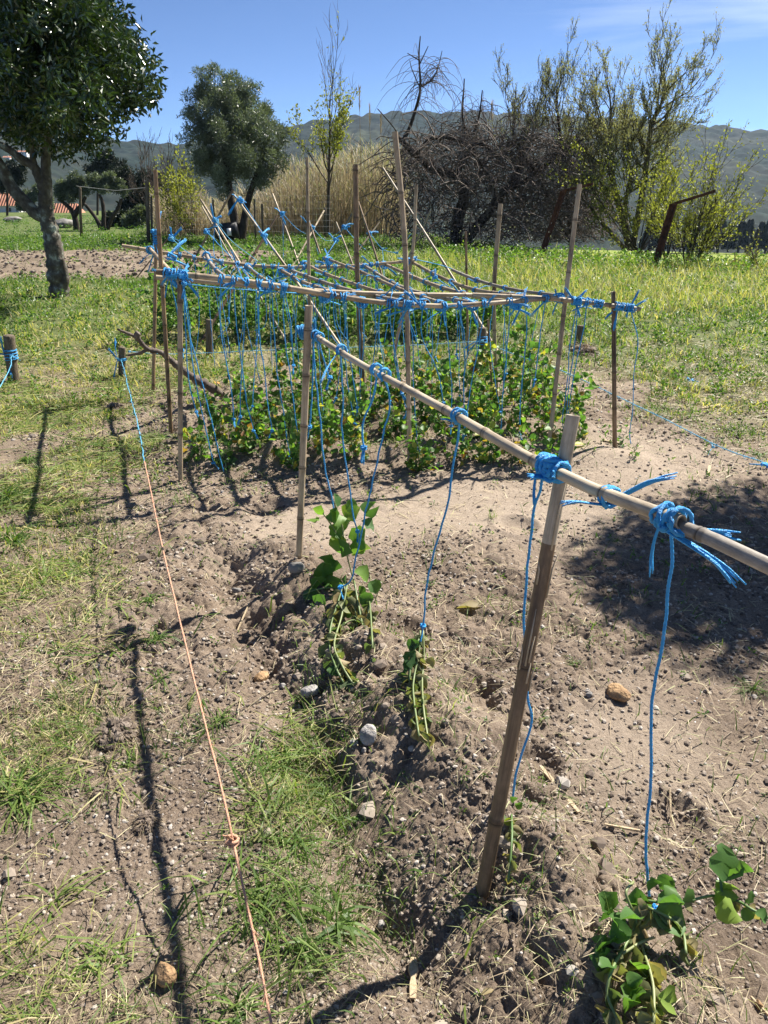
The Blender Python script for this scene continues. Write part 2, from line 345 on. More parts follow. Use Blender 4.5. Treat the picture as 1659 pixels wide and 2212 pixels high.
M['twig_tan'] = solid_mat('pale_twig', [(.3, (.09, .07, .05)), (.7, (.20, .16, .12))], 5, .9, .3, 30)
M['willow_twig'] = solid_mat('brown_twig', [(.3, (.055, .04, .03)), (.7, (.14, .105, .08))], 5, .9, .3, 30)
M['rust'] = solid_mat('rusty_steel', [(.35, (.05, .022, .015)), (.6, (.14, .055, .03)), (.8, (.22, .10, .06))], 9, .85, .5, 40)
M['orange_leaf'] = leaf_mat('glossy_citrus_leaf', [(0, (.010, .022, .006)), (.5, (.024, .05, .011)), (.85, (.06, .10, .016)), (1, (.12, .13, .02))], .3, .13, 1.4, .7)
M['olive_leaf'] = leaf_mat('silvery_olive_leaf', [(0, (.045, .06, .04)), (.5, (.11, .135, .09)), (1, (.27, .31, .26))], .4, .28, 1.2, .6)
M['conifer'] = leaf_mat('dark_evergreen_leaf', [(0, (.012, .02, .012)), (1, (.035, .05, .025))], .6, .1, 1.)
M['bud'] = leaf_mat('yellow_green_bud_leaf', [(0, (.12, .13, .03)), (.5, (.22, .23, .045)), (1, (.36, .35, .09))], .5, .42, 1.4)
M['catkin'] = leaf_mat('pale_catkin', [(0, (.22, .21, .13)), (1, (.38, .36, .22))], .6, .35, 1.3)
M['reed'] = leaf_mat('dry_reed', [(0, (.14, .11, .08)), (.5, (.42, .35, .24)), (.7, (.56, .49, .36)), (.8, (.34, .33, .15)), (1, (.24, .29, .09))], .55, .38, 1.1, blue=.8)
M['pea_leaf'] = leaf_mat('pea_leaf', [(0, (.040, .095, .028)), (.45, (.085, .175, .045)), (.78, (.16, .27, .05)), (.9, (.40, .38, .07)), (1, (.20, .09, .03))], .48, .42, 1.6, .35)
M['wilt_leaf'] = leaf_mat('wilted_leaf', [(0, (.08, .13, .05)), (.5, (.20, .21, .09)), (1, (.36, .27, .14))], .6, .35, 1.3)
M['pea_stem'] = leaf_mat('pea_stem', [(0, (.10, .17, .05)), (1, (.24, .26, .11))], .5, 0)
M['grass'] = leaf_mat('grass_blade', [(0, (.05, .10, .02)), (.4, (.12, .19, .04)), (.7, (.24, .29, .08)), (.86, (.40, .36, .15)), (1, (.50, .41, .23))], .5, .38, 1.5, .35)
M['straw'] = leaf_mat('dry_straw', [(0, (.16, .11, .07)), (.35, (.36, .28, .18)), (.75, (.52, .45, .27)), (1, (.34, .36, .15))], .6, .2, 1.2, blue=.8)
M['weed'] = leaf_mat('weed_leaf', [(0, (.035, .085, .018)), (.6, (.085, .17, .03)), (1, (.20, .28, .05))], .45, .38, 1.6)
M['petal'] = leaf_mat('white_petal', [(0, (.7, .7, .66)), (1, (.8, .8, .76))], .6, .3, 1.)
M['stone'] = solid_mat('pale_stone', [(.35, (.20, .18, .165)), (.55, (.36, .34, .32)), (.7, (.55, .54, .53))], 22, .75, .6, 60)
M['tan_stone'] = solid_mat('tan_stone', [(.35, (.20, .12, .06)), (.6, (.42, .27, .14)), (.75, (.5, .38, .25))], 30, .8, .7, 80)
M['grey_rock'] = solid_mat('grey_rock', [(.35, (.12, .11, .10)), (.65, (.30, .285, .265))], 3, .85, .8, 12)
M['chip'] = solid_mat('split_cane_wood', [(.3, (.34, .25, .15)), (.7, (.58, .47, .31))], 6, .7, .4, 30, stretch=(20, 20, 1))
M['white_wall'] = solid_mat('white_render', [(.3, (.68, .66, .62)), (.7, (.8, .79, .76))], 3, .85, .1)
M['window'] = solid_mat('dark_window', [(.3, (.03, .035, .04)), (.7, (.06, .065, .07))], 3, .2, .0)
M['peel'] = solid_mat('orange_peel', [(.3, (.62, .22, .03)), (.7, (.80, .34, .05))], 30, .5, .4)
M['black_plastic'] = solid_mat('black_plastic', [(.3, (.012, .013, .016)), (.7, (.025, .027, .03))], 4, .35, .2)
M['wire'] = solid_mat('galvanised_wire', [(.3, (.25, .25, .24)), (.7, (.42, .42, .40))], 30, .5, .1)
def tile_mat():
    m, N, L, out = mat('terracotta_tiles'); tc = N('TexCoord'); wv = N('TexWave', wave_type='BANDS', bands_direction='X'); wv.inputs['Scale'].default_value = 1.3; wv.inputs['Distortion'].default_value = .4
    nz = N('TexNoise'); nz.inputs['Scale'].default_value = 1.5; nz.inputs['Detail'].default_value = 6; rp = ramp(N, [(.3, (.36, .13, .07)), (.7, (.55, .26, .15))])
    L(tc.outputs['Object'], wv.inputs[0]); L(tc.outputs['Object'], nz.inputs[0]); L(nz.outputs[0], rp.inputs[0]); p = N('BsdfPrincipled'); p.inputs['Roughness'].default_value = .8
    L(rp.outputs[0], p.inputs[0]); b = N('Bump'); b.inputs['Distance'].default_value = .1; L(wv.outputs[0], b.inputs['Height']); L(b.outputs[0], p.inputs['Normal']); L(p.outputs[0], out.inputs[0]); return m
M['tiles'] = tile_mat()
def ground_mat():
    m, N, L, out = mat('garden_soil')
    g = N('NewGeometry'); pos = g.outputs['Position']
    def nz(s, d=6, r=.6):
        n = N('TexNoise'); n.inputs['Scale'].default_value = s; n.inputs['Detail'].default_value = d; n.inputs['Roughness'].default_value = r; L(pos, n.inputs[0]); return n.outputs[0]
    soil = ramp(N, [(.32, (.055, .039, .029)), (.5, (.215, .163, .120)), (.68, (.40, .325, .245))])
    mxn = N('MixRGB', i_0=.62); L(nz(3), mxn.inputs[1]); L(nz(160, 8, .78), mxn.inputs[2]); L(mxn.outputs[0], soil.inputs[0])
    a = N('Attribute', attribute_name='tint')     # pale dry crust
    a2 = N('Attribute', attribute_name='green')   # sward
    a3 = N('Attribute', attribute_name='field')   # lower field
    pale = ramp(N, [(.3, (.25, .195, .145)), (.7, (.43, .35, .27))]); L(nz(90, 8, .7), pale.inputs[0])
    m1 = N('MixRGB'); L(a.outputs['Fac'], m1.inputs[0]); L(soil.outputs[0], m1.inputs[1]); L(pale.outputs[0], m1.inputs[2])
    gr_ = ramp(N, [(.3, (.05, .075, .018)), (.55, (.10, .13, .035)), (.75, (.20, .19, .075))]); L(nz(6, 8, .7), gr_.inputs[0])
    m2 = N('MixRGB'); L(a2.outputs['Fac'], m2.inputs[0]); L(m1.outputs[0], m2.inputs[1]); L(gr_.outputs[0], m2.inputs[2])
    fl = ramp(N, [(.35, (.16, .21, .025)), (.65, (.25, .30, .04))]); L(nz(.06, 5), fl.inputs[0])
    m3 = N('MixRGB'); L(a3.outputs['Fac'], m3.inputs[0]); L(m2.outputs[0], m3.inputs[1]); L(fl.outputs[0], m3.inputs[2])
    p = N('BsdfPrincipled'); p.inputs['Roughness'].default_value = .92; p.inputs['Specular IOR Level'].default_value = .2; L(m3.outputs[0], p.inputs[0])
    b = N('Bump'); b.inputs['Strength'].default_value = 1.; b.inputs['Distance'].default_value = .007; L(nz(230, 8, .75), b.inputs['Height']); L(b.outputs[0], p.inputs['Normal']); L(p.outputs[0], out.inputs[0]); return m
M['ground'] = ground_mat()

# ------------------------------------------------------------------ ground: one polar sheet, fine near the garden
def make_ground():
    th = np.concatenate([np.linspace(-math.pi, -.82, 60, endpoint=False), np.linspace(-.82, .82, 900, endpoint=False), np.linspace(.82, math.pi, 60)])
    r = np.concatenate([[0.02], np.linspace(.2, .8, 40, endpoint=False), np.exp(np.arange(math.log(.8), math.log(12), .0024)), np.exp(np.arange(math.log(12), math.log(60), .012)), np.exp(np.linspace(math.log(60), math.log(1500), 110))])
    Rr, T = np.meshgrid(r, th, indexing='ij'); x = Rr*np.sin(T); y = Rr*np.cos(T); z = Hz(x, y)
    n, k = x.shape; i = np.arange(n-1)[:, None]; j = np.arange(k-1)[None]
    Q = np.stack([i*k+j, (i+1)*k+j, (i+1)*k+j+1, i*k+j+1], -1).reshape(-1, 4)[:, ::-1]
    mb = MB(); xs, ys = x.ravel(), y.ravel()
    pale = np.clip(smooth_soil(xs, ys)*1.1+.9*sst(.1, .3, fbm(xs*1.7, ys*1.7, 61, 4))*.5, 0, 1)
    dist = np.hypot(xs, ys)
    mb.add(np.stack([xs, ys, z.ravel()], 1), [Q], pale*sst(40, 20, dist))
    o = mb.build('ground', M['ground']); tag(o, kind='structure')
    me = o.data
    gv = np.clip(grassy(xs, ys)*sst(4, 9, dist)*.9+sst(22, 30, dist), 0, 1)
    a = me.attributes.new('green', 'FLOAT', 'POINT'); a.data.foreach_set('value', gv.astype(np.float32))
    fv = sst(30, 42, dist)*sst(-2, 6, xs)
    a = me.attributes.new('field', 'FLOAT', 'POINT'); a.data.foreach_set('value', fv.astype(np.float32))
make_ground()

# ------------------------------------------------------------------ hills
def make_hills():
    prof = [(-60, 3.0), (-27, 3.4), (-25, 4.3), (-20, 3.4), (-14, 3.0), (-7, 4.1), (-4, 4.6), (0, 5.0), (6, 5.0), (11, 4.65), (16, 4.5), (22, 3.95), (27, 3.4), (35, 4.2), (60, 3.)]
    th = np.radians(np.linspace(-60, 60, 900)); r = np.linspace(330, 1150, 170)
    Rr, T = np.meshgrid(r, th, indexing='ij'); x = Rr*np.sin(T); y = Rr*np.cos(T)
    el = np.interp(np.degrees(T), [p[0] for p in prof], [p[1] for p in prof])
    pk = 950*np.tan(np.radians(el))
    t = np.clip((Rr-340)/610, 0, 1)
    z = -34+(pk+34)*t**1.25
    z = np.where(Rr > 950, z-(Rr-950)*.35, z)
    z = z+26*fbm(x*.006, y*.006, 71, 4)*np.sin(np.pi*np.clip(t, 0, 1)*.9)+7*np.abs(fbm(x*.05, y*.05, 72, 3))+4.5*vn(x*.12, y*.12, 75)*sst(.2, .5, vn(x*.01, y*.01, 74)+.2)
    n, k = x.shape; i = np.arange(n-1)[:, None]; j = np.arange(k-1)[None]
    Q = np.stack([i*k+j, (i+1)*k+j, (i+1)*k+j+1, i*k+j+1], -1).reshape(-1, 4)[:, ::-1]
    m, N, L, out = mat('wooded_hillside'); g = N('NewGeometry')
    n1 = N('TexNoise'); n1.inputs['Scale'].default_value = .012; n1.inputs['Detail'].default_value = 9; n1.inputs['Roughness'].default_value = .68; L(g.outputs['Position'], n1.inputs[0])
    r1 = ramp(N, [(.3, (.008, .018, .012)), (.46, (.018, .032, .020)), (.58, (.036, .042, .028)), (.72, (.08, .095, .05))]); L(n1.outputs[0], r1.inputs[0])
    n2 = N('TexVoronoi'); n2.inputs['Scale'].default_value = .12; L(g.outputs['Position'], n2.inputs[0]); mu = N('MixRGB', blend_type='MULTIPLY', i_0=.6); L(r1.outputs[0], mu.inputs[1]); L(n2.outputs['Distance'], mu.inputs[2])
    p = N('BsdfPrincipled'); p.inputs['Roughness'].default_value = .95; p.inputs['Specular IOR Level'].default_value = .1; L(mu.outputs[0], p.inputs[0]); L(p.outputs[0], out.inputs[0])
    mb = MB(); mb.add(np.stack([x, y, z], -1), [Q]); o = mb.build('hills', m); tag(o, kind='structure')
make_hills()

# ------------------------------------------------------------------ canes
def arcs(P):
    d = np.linalg.norm(np.diff(P, axis=0), axis=1); return np.concatenate([[0], np.cumsum(d)])
def on(P, s):
    a = arcs(P); s = np.clip(s, 0, a[-1]); return np.array([np.interp(s, a, P[:, k]) for k in range(3)]).T
def cane(name, pts, r0, r1, m, label, cat='cane', group=None, step=.27, k=10, hollow=1, split=False, seed=0, feet=0., feetlen=.45, stub=None, two=0.):
    rng = np.random.default_rng(seed+7); P = smoothpath(pts, 8); A = arcs(P); Ltot = A[-1]
    nodes = []; s = step*rng.uniform(.3, .9)
    while s < Ltot-.03: nodes.append(s); s += step*rng.uniform(.8, 1.15)
    S = [(0, 1., 0)]
    prev = 0
    for q in nodes+[Ltot+.02]:
        for f in np.linspace(prev+.03, q-.03, max(2, int((q-prev)/.09))):
            if 0 < f < Ltot-.001: S.append((f, rng.uniform(.985, 1.015), feet*(min(1, max(0, feetlen-f)*25) if feetlen > .5 else max(0, 1-f/feetlen))*.7))
        if q < Ltot:
            S += [(q-.009, 1.0, .1), (q-.004, 1.13, .25), (q, 1.02, .95), (q+.003, 1.16, .35), (q+.010, 1.03, .45), (q+.014, 1.0, .0)]
        prev = q
    S.append((Ltot, 1., .15)); S.sort()
    ss = np.array([a[0] for a in S]); rm = np.array([a[1] for a in S]); tt = np.array([a[2] for a in S])
    C = on(P, ss); rad = (r0+(r1-r0)*ss/Ltot)*rm
    org = Vector(P[0]); ax = Vector(P[-1]-P[0]).normalized(); q = Vector((0, 0, 1)).rotation_difference(ax)
    Mi = np.array(q.inverted().to_matrix()); Cl = (C-P[0])@Mi.T
    V, fs = tube(Cl, rad, k, cap=False); mb = MB()
    T = np.repeat(tt, k)
    if two:
        cut = int(np.searchsorted(ss, two))*k; Q_ = fs[0]
    if split:   # broken splintered top
        V = V.reshape(-1, k, 3); V[-1, :, 2] += rng.uniform(-.03, .03, k)*np.linspace(1, 1, k); V = V.reshape(-1, 3)
    if two:
        mb.add(V, [Q_[:cut]], T, 1); mb.add(V, [Q_[cut:]], T, 0)
        for q_ in range(9):   # peeling slivers where the sheath has come away
            a = rng.uniform(0, 6.28); s0 = rng.uniform(.6, two); c0 = np.array([math.cos(a), math.sin(a), 0])*r0*.98; L_ = rng.uniform(.04, .16); z0 = s0
            V2, f2 = tube([c0+[0, 0, z0], c0*1.04+[0, 0, z0+L_*.6], c0*rng.uniform(1.1, 1.6)+[0, 0, z0+L_]], [.0022, .0018, .0006], 4); mb.add(V2, f2, 0, 0)
    else: mb.add(V, fs, T)
    n = len(ss)
    for e, sg in ((n-1, 1), (0, -1)):
        cen = Cl[e]; ring = V[e*k:(e+1)*k]; inn = cen+(ring-cen)*.74; dz = np.array([0, 0, -.03*sg]); deep = inn+dz; j = np.arange(k); jn = (j+1) % k
        W = np.vstack([ring, inn, deep]); Q = np.vstack([np.stack([j, jn, jn+k, j+k], 1), np.stack([j+k, jn+k, jn+2*k, j+2*k], 1)])
        if sg < 0: Q = Q[:, ::-1]
        mb.add(W, [Q, (np.arange(k)+2*k)[None]], np.concatenate([np.full(k, .1), np.full(k, .5), np.full(k, 1.)]))
    if stub is not None:   # broken side shoot at a node
        c = on(P, stub); cl = (c-P[0])@Mi.T; V2, f2 = tube([cl, cl+[r0*.9, -.3*r0, .006], cl+[r0*1.5, -.5*r0, .013]], [.009, .0075, .004], 7); mb.add(V2, f2, .85)
    o = mb.build(name, [m, M['cane_brown']] if two else m); o.location = org; o.rotation_mode = 'QUATERNION'; o.rotation_quaternion = q
    tag(o, label, cat, group)
    return P
def line3(a, Ya, b, Yb, mids=()):
    """a straight-ish cane seen through pixels a..b with the depths of its ends"""
    pts = [a]+list(mids)+[b]; L = [0]
    for i in range(1, len(pts)): L.append(L[-1]+math.hypot(pts[i][0]-pts[i-1][0], pts[i][1]-pts[i-1][1]))
    return [at(p[0], p[1], 1/((1-l/L[-1])/Ya+(l/L[-1])/Yb)) for p, l in zip(pts, L)]
def post(top, foot, r0, r1, m, label, lean=0., mids=(), group='upright canes of the pea frame', **kw):
    g = gr(*foot); z = float(Hz(g.x, g.y, False)); g = gr(foot[0], foot[1], z)
    pts = line3(foot, g.y, top, g.y+lean, mids)
    d = (pts[0]-pts[1]).normalized(); pts = [pts[0]+d*.12]+pts
    return cane('cane_post', pts, r0, r1, m, label, group=group, **kw)

# posts: top pixel, foot pixel
PO = {}
PO['near'] = post((1238, 897), (1040, 1938), .0165, .0135, M['cane_pale'], 'nearest leaning cane post, brown and peeling below, the front cane lashed near its top', lean=.17, step=.42, k=16, seed=2, two=.97)
PO['second'] = post((667, 660), (645, 1222), .0125, .0145, M['cane'], 'cane post that carries the far end of the long front cane', lean=.02, k=14, seed=3, feet=.4, step=.2)
PO['a'] = post((335, 367), (370, 940), .0135, .0125, M['cane_brown'], 'tall pointed brown cane post at the left end of the pea frame', lean=-.1, seed=4, feet=.6, mids=[(352, 640)])
PO['b'] = post((389, 588), (390, 1040), .0125, .0150, M['cane'], 'pale split-topped cane post under the left end of the front beam', seed=5, k=12, split=True)
PO['c'] = post((338, 493), (331, 847), .0145, .0135, M['cane_brown'], 'brown cane post whose top is bound with a thick blue wrap', seed=6)
PO['d'] = post((663, 340), (672, 862), .0150, .0110, M['cane'], 'slim tall cane post rising behind the front beam, left of the thick brown one', seed=7)
PO['f'] = post((768, 355), (787, 888), .0170, .0180, M['cane_brown'], 'thick dark brown cane post with a pale top joint', seed=8, mids=[(772, 600)])
PO['g'] = post((853, 285), (885, 1014), .0135, .0150, M['cane'], 'tallest pale cane post, in the middle of the frame, leaning left', lean=.1, seed=9, k=12, mids=[(876, 560)], step=.32)
PO['h'] = post((899, 398), (840, 824), .0150, .0135, M['cane'], 'cane post carrying the right end of the rear beam', seed=10, mids=[(889, 560)])
PO['i'] = post((1081, 440), (1074, 868), .0135, .0165, M['cane'], 'cane post with a square cut top, between the tallest post and the right-hand tall post', seed=11, mids=[(1067, 640)])
PO['j'] = post((1252, 398), (1186, 964), .0145, .0135, M['cane'], 'tall cane post on the right leaning to the right at its top', seed=12, k=12, mids=[(1222, 640)], lean=.1)
PO['k'] = post((1325, 630), (1328, 968), .0140, .0130, M['cane_brown'], 'short mottled cane post at the right-hand end of the front beam', seed=13)
PO['l'] = post((1006, 500), (1011, 770), .0125, .0115, M['cane_brown'], 'thin brown cane post standing behind the rafter canes in the green', seed=14)
PO['x1'] = post((1054, 690), (1063, 850), .010, .009, M['cane_brown'], 'thin dark stick in the peas just left of the square-topped cane post', seed=15, group='thin sticks in the pea bed')
g_ = 'beams of the pea frame'
FB = cane('beam_cane', line3((338, 587), 3.93, (1100, 652), 4.22, [(560, 612), (760, 645), (841, 655), (960, 661)])+[at(1221, 641, 4.5)], .0155, .0115, M['cane'], 'long bowed front beam cane of the pea frame', group=g_, k=14, seed=20)
RB = cane('beam_cane', line3((1021, 637), 4.42, (1383, 668), 4.45, [(1200, 646)]), .013, .0125, M['cane'], 'right-hand front beam cane ending in a dark open tip beyond the last post', group=g_, k=12, seed=21)
MBm = cane('beam_cane', line3((337, 599), 4.15, (1060, 638), 4.75, [(600, 622), (800, 634)]), .014, .012, M['cane'], 'inner beam cane lying just behind and below the front beam', group=g_, k=10, seed=22)
BB = cane('beam_cane', line3((264, 531), 6.05, (895, 563), 6.4, [(511, 570), (640, 577), (760, 575)]), .0145, .0125, M['cane'], 'rear beam cane sticking out past the left end of the frame', group=g_, k=10, seed=23)
# near long canes
d1 = at(1195, 1010, 1.372)
far1 = at(660, 712, 2.88); near1 = at(1472, 1128, 1.06)
NC1 = cane('front_cane', [far1, (far1*.66+d1*.34)+Vector((0, 0, -.012)), (far1*.3+d1*.7)+Vector((0, 0, -.006)), d1+Vector((0, -.028, .0)), near1], .0095, .0118, M['cane_pale'], 'long pale front cane from the second post to an open end beyond the nearest post', group='long canes in front', k=20, seed=24, step=.25)
nb = at(1392, 1092, 1.13)+Vector((.004, .012, -.018)); nd = at(1659, 1222, .93)
NC2 = cane('front_cane', [nb, nb.lerp(nd, .5)+Vector((0, 0, .004)), nd, nd+(nd-nb)*1.5+Vector((.02, 0, -.03))], .0108, .0128, M['cane_spotted'], 'grey spotted front cane leaving the photo at the right edge', group='long canes in front', k=20, seed=25, step=.30, stub=.27)
# rafters: rear pixel -> front pixel
RF = [((321, 534), (390, 611), 6.1, 3.92, [], .013), ((444, 546), (587, 616), 6.1, 4.05, [(462, 578), (505, 606)], .013), ((532, 571), (714, 640), 6.2, 4.08, [(565, 600), (625, 624)], .0125),
      ((602, 581), (788, 650), 6.2, 4.1, [(658, 611), (735, 634)], .0135), ((620, 581), (879, 653), 6.3, 4.12, [(705, 612), (790, 636)], .0135), ((654, 566), (924, 653), 6.4, 4.25, [(700, 590), (800, 625), (860, 641)], .0115),
      ((702, 557), (964, 659), 6.5, 4.2, [(786, 590), (868, 626)], .0110), ((781, 570), (1037, 657), 6.4, 4.3, [(852, 613), (925, 637)], .0125), ((823, 567), (1125, 654), 6.5, 4.3, [(888, 596), (960, 623), (1055, 646)], .0135),
      ((876, 558), (1139, 640), 6.6, 4.6, [(950, 598), (1030, 627)], .0135), ((977, 583), (1234, 642), 6.2, 4.75, [(1030, 605), (1110, 626)], .0125)]
RA = []
onames = ['first', 'second', 'third', 'fourth', 'fifth', 'sixth', 'seventh', 'eighth', 'ninth', 'tenth', 'eleventh', 'twelfth', 'thirteenth', 'fourteenth', 'fifteenth', 'sixteenth']
for i, (ra, rb, Ya, Yb, mids, rr) in enumerate(RF):
    pts = line3(ra, Ya, rb, Yb, mids)
    RA.append(cane('rafter_cane', pts, rr*.92, rr, M['cane_grey'] if i % 3 == 1 else M['cane'], 'rafter cane laid over the beams, its front end %s from the left' % onames[i], group='rafter canes over the beams', seed=30+i, step=.22))
# crossed canes behind
XC = [((504, 409), (342, 696), 9.6, 9.3, 'brown crossed cane of the leftmost pair leaning to the right, foot far left'), ((434, 432), (640, 775), 9.6, 7.7, 'crossed cane of the leftmost pair leaning to the left'),
      ((599, 466), (429, 747), 8.9, 8.0, 'dark crossed cane of the second pair leaning to the right'), ((506, 422), (747, 765), 8.9, 7.6, 'long crossed cane of the second pair leaning to the left'),
      ((589, 419), (690, 700), 11.2, 9.3, 'thin crossed cane just right of the olive trunk leaning to the left'), ((700, 455), (560, 700), 11., 9.4, 'thin crossed cane leaning to the right between the second and third pairs'),
      ((668, 480), (735, 690), 9.8, 9.2, 'thin dark crossed cane with twine at its top, left of the thick brown post'), ((761, 462), (640, 660), 10.4, 10.1, 'crossed cane leaning to the right behind the thick brown post'),
      ((774, 436), (852, 690), 10., 9.4, 'thin dark crossed cane right of the thick brown post leaning to the left'), ((820, 480), (700, 640), 11.8, 11., 'faint crossed cane leaning to the right, next to the tallest post'),
      ((827, 363), (1041, 706), 9.4, 8.0, 'longest slanting cane crossing behind the tallest post'), ((930, 455), (856, 610), 10.5, 10.4, 'grey slanting cane behind the rear right post'),
      ((392, 479), (297, 598), 15.6, 15.0, 'short dark slanting cane at the far left of the crossed canes'), ((472, 560), (560, 680), 9.4, 9.2, 'short dark cane in the gap of the leftmost crossed pair'),
      ((436, 445), (520, 600), 12., 11.5, 'thin far crossed cane left of the olive trunk'), ((726, 480), (770, 600), 11, 10.6, 'short thin far cane just left of the thick brown post')]
XP = []
for i, (a, b, Ya, Yb, lab) in enumerate(XC):
    A_ = at(a[0], a[1], Ya); B_ = at(b[0], b[1], Yb); 
    if B_.z > .03:
        tt = (A_.z-0)/(A_.z-B_.z); B_ = A_.lerp(B_, tt)
    B_ = B_+(B_-A_).normalized()*.06
    XP.append(cane('crossed_cane', [B_, A_.lerp(B_, .5)+Vector((.01, 0, .01)), A_], .0175 if i in (0, 2, 3, 10) else .013, .012, M['cane_brown'] if i in (0, 2, 6, 8, 12, 13) else M['cane'], lab, group='crossed canes behind the frame', seed=60+i, k=8))

# ------------------------------------------------------------------ twine
def wraps(mb, P, ax, rc, turns, rt, width, rng, k=6, lump=True):
    ax = np.array(Vector(ax).normalized()); P = np.array(P); up = np.array([0, 0, 1.]) if abs(ax[2]) < .9 else np.array([1., 0, 0])
    U = np.cross(ax, up); U /= np.linalg.norm(U); W = np.cross(ax, U)
    n = int(turns*14); t = np.linspace(0, turns*2*math.pi, n); ph = rng.uniform(0, 6)
    off = (np.abs(((t/(turns*2*math.pi)*1.6+ph) % 2)-1)-.5)*width+rng.normal(0, rt*.35, n)
    rad = rc+rt*(.85+.5*rng.random(n))
    C = P+ax*off[:, None]+U*(np.cos(t)*rad)[:, None]+W*(np.sin(t)*rad)[:, None]
    if rt > .0026: C = smoothpath(C, 3); V, f = tube(C, np.interp(np.linspace(0, 1, len(C)), np.linspace(0, 1, n), rt*(.85+.3*rng.random(n))), 8, twist=300)
    else: V, f = tube(C, rt*(.85+.3*rng.random(n)), k)
    mb.add(V, f)
    if lump:
        side = U*math.cos(ph)+W*abs(math.sin(ph)); c0 = P+side*(rc+rt*1.4)
        for q in range(3):
            m = 11; a = np.linspace(0, 2*math.pi*.95, m); e1, e2 = rnd_units(rng, 2); C = c0+rt*1.3*(np.cos(a)[:, None]*e1+np.sin(a)[:, None]*e2)+rng.normal(0, rt*.2, (m, 3))
            V, f = tube(C, rt*.95, k); mb.add(V, f)
        return c0
    return P
def fray(mb, P, D, ln, rt, rng, k=6, fib=7):
    """flat tail of parallel fibres that opens a little at its cut end"""
    P = np.array(P); D = np.array(D)/np.linalg.norm(D); side = rnd_units(rng, 1)[0]; side = side-D*np.dot(side, D); side /= np.linalg.norm(side); s2 = np.cross(D, side); bend = rng.normal(0, .22)
    for q in range(fib):
        o = (q/(fib-1)-.5)*2; w0, w1 = rt*.7*o, rt*1.25*o; w2 = rt*(2.1+rng.normal(0, .3))*o; L = ln*rng.uniform(.86, 1.08)
        pts = [P+side*w0, P+D*L*.35+side*w1+s2*bend*ln*.1, P+D*L*.72+side*w1*1.25+s2*bend*ln*.35, P+D*L+side*w2+s2*(bend*ln*.7+rng.normal(0, rt*.7))-np.array([0, 0, ln*.05])]
        V, f = tube(smoothpath(pts, 3), np.interp(np.linspace(0, 1, 10), [0, .75, 1], [rt*.6, rt*.58, rt*.4]), 4); mb.add(V, f)
def lashing(P, ax, rc, label, rt=.0032, turns=4, width=.028, tails=2, seed=0, m='twine', group='blue twine lashings of the pea frame', ax2=None, tl=.09):
    rng = np.random.default_rng(seed+900); e = empty('twine_lashing', tuple(P), label, 'twine', group); P0 = Vector((0, 0, 0))
    mb = MB(); c = wraps(mb, P0, ax, rc, turns, rt, width, rng)
    if ax2 is not None: wraps(mb, P0, ax2, rc*.95, max(2, turns-1), rt, width*.7, rng)
    mb.build('wrap', M[m], e)
    for q in range(tails):
        mb = MB(); d = rnd_units(rng, 1)[0]; d[2] = abs(d[2])*.9+.05 if rng.random() < .65 else -abs(d[2])-.2
        d[1] *= .6; fray(mb, c, d, tl*rng.uniform(.6, 1.3), rt*.95, rng); mb.build('frayed_end', M[m], e)
    return e
def strand_path(pts, rng, amp=.004, seg=.03):
    P = smoothpath(pts, 6); A = arcs(P); n = max(6, int(A[-1]/seg)); C = on(P, np.linspace(0, A[-1], n))
    w_ = np.cumsum(rng.normal(0, amp*.35, (n, 3)), axis=0); w_ -= np.linspace(0, 1, n)[:, None]*w_[-1]; w_[:, 2] = 0
    return C+w_
def string(pts, ax, rc, label, rt=.0026, seed=0, m='twine', group='blue twines hanging from the canes', turns=2.5, end=None, tails=1, k=6, tl=.07, width=.022, name='hanging_twine', lowknot=True):
    rng = np.random.default_rng(seed+300); pts = [Vector(p) for p in pts]; org = pts[0].copy()
    e = empty(name, tuple(org), label, 'twine', group); loc = [p-org for p in pts]
    first = Vector((loc[0].x, loc[0].y-rc*.9, loc[0].z-rc*.5)); C = strand_path([first]+loc[1:], rng)
    if k == 8: C = on(smoothpath(C, 3), np.linspace(0, arcs(C)[-1], int(arcs(C)[-1]/.0035)))
    mb = MB(); V, f = tube(C, rt*(1+(.12 if k != 8 else .04)*np.sin(np.arange(len(C))*1.7)), k, twist=(330 if k == 8 else 0)); mb.add(V, f); mb.build('strand', M[m], e)
    mb = MB(); c = wraps(mb, (0, 0, 0), ax, rc, turns, rt*1.15, width, rng, k); mb.build('knot', M[m], e)
    for q in range(tails):
        mb = MB(); d = rnd_units(rng, 1)[0]; d[2] = abs(d[2])*.8 if rng.random() < .6 else -abs(d[2]); fray(mb, c, d, tl*rng.uniform(.5, 1.4), rt, rng, k, 5); mb.build('frayed_end', M[m], e)
    if lowknot:
        mb = MB(); cc = wraps(mb, C[-1]+[0, 0, .0], (0, 0, 1), rt*1.4, 2, rt, rt*3, rng, k); fray(mb, C[-1], (rng.normal(0, .4), rng.normal(0, .3), -1), rt*16, rt, rng, k, 5); mb.build('knotted_end', M[m], e)
    return e
def pz(y0, pix): return [at(p[0], p[1], y0) for p in pix]
def axis_of(P, p):
    i = int(np.argmin(np.linalg.norm(P-np.array(p), axis=1))); i = min(max(i, 1), len(P)-2); return Vector(P[i+1]-P[i-1]).normalized(), Vector(P[i])
def cane_at_px(P, px):
    """point of a cane at picture column px"""
    best = None
    for i in range(len(P)):
        v = P[i]; c = v-np.array([0, 0, CH]); d = c[1]*cp-c[2]*sp; u = 829.5+F*c[0]/d
        if best is None or abs(u-px) < best[0]: best = (abs(u-px), i)
    i = min(max(best[1], 1), len(P)-2); return Vector(P[i]), Vector(P[i+1]-P[i-1]).normalized()
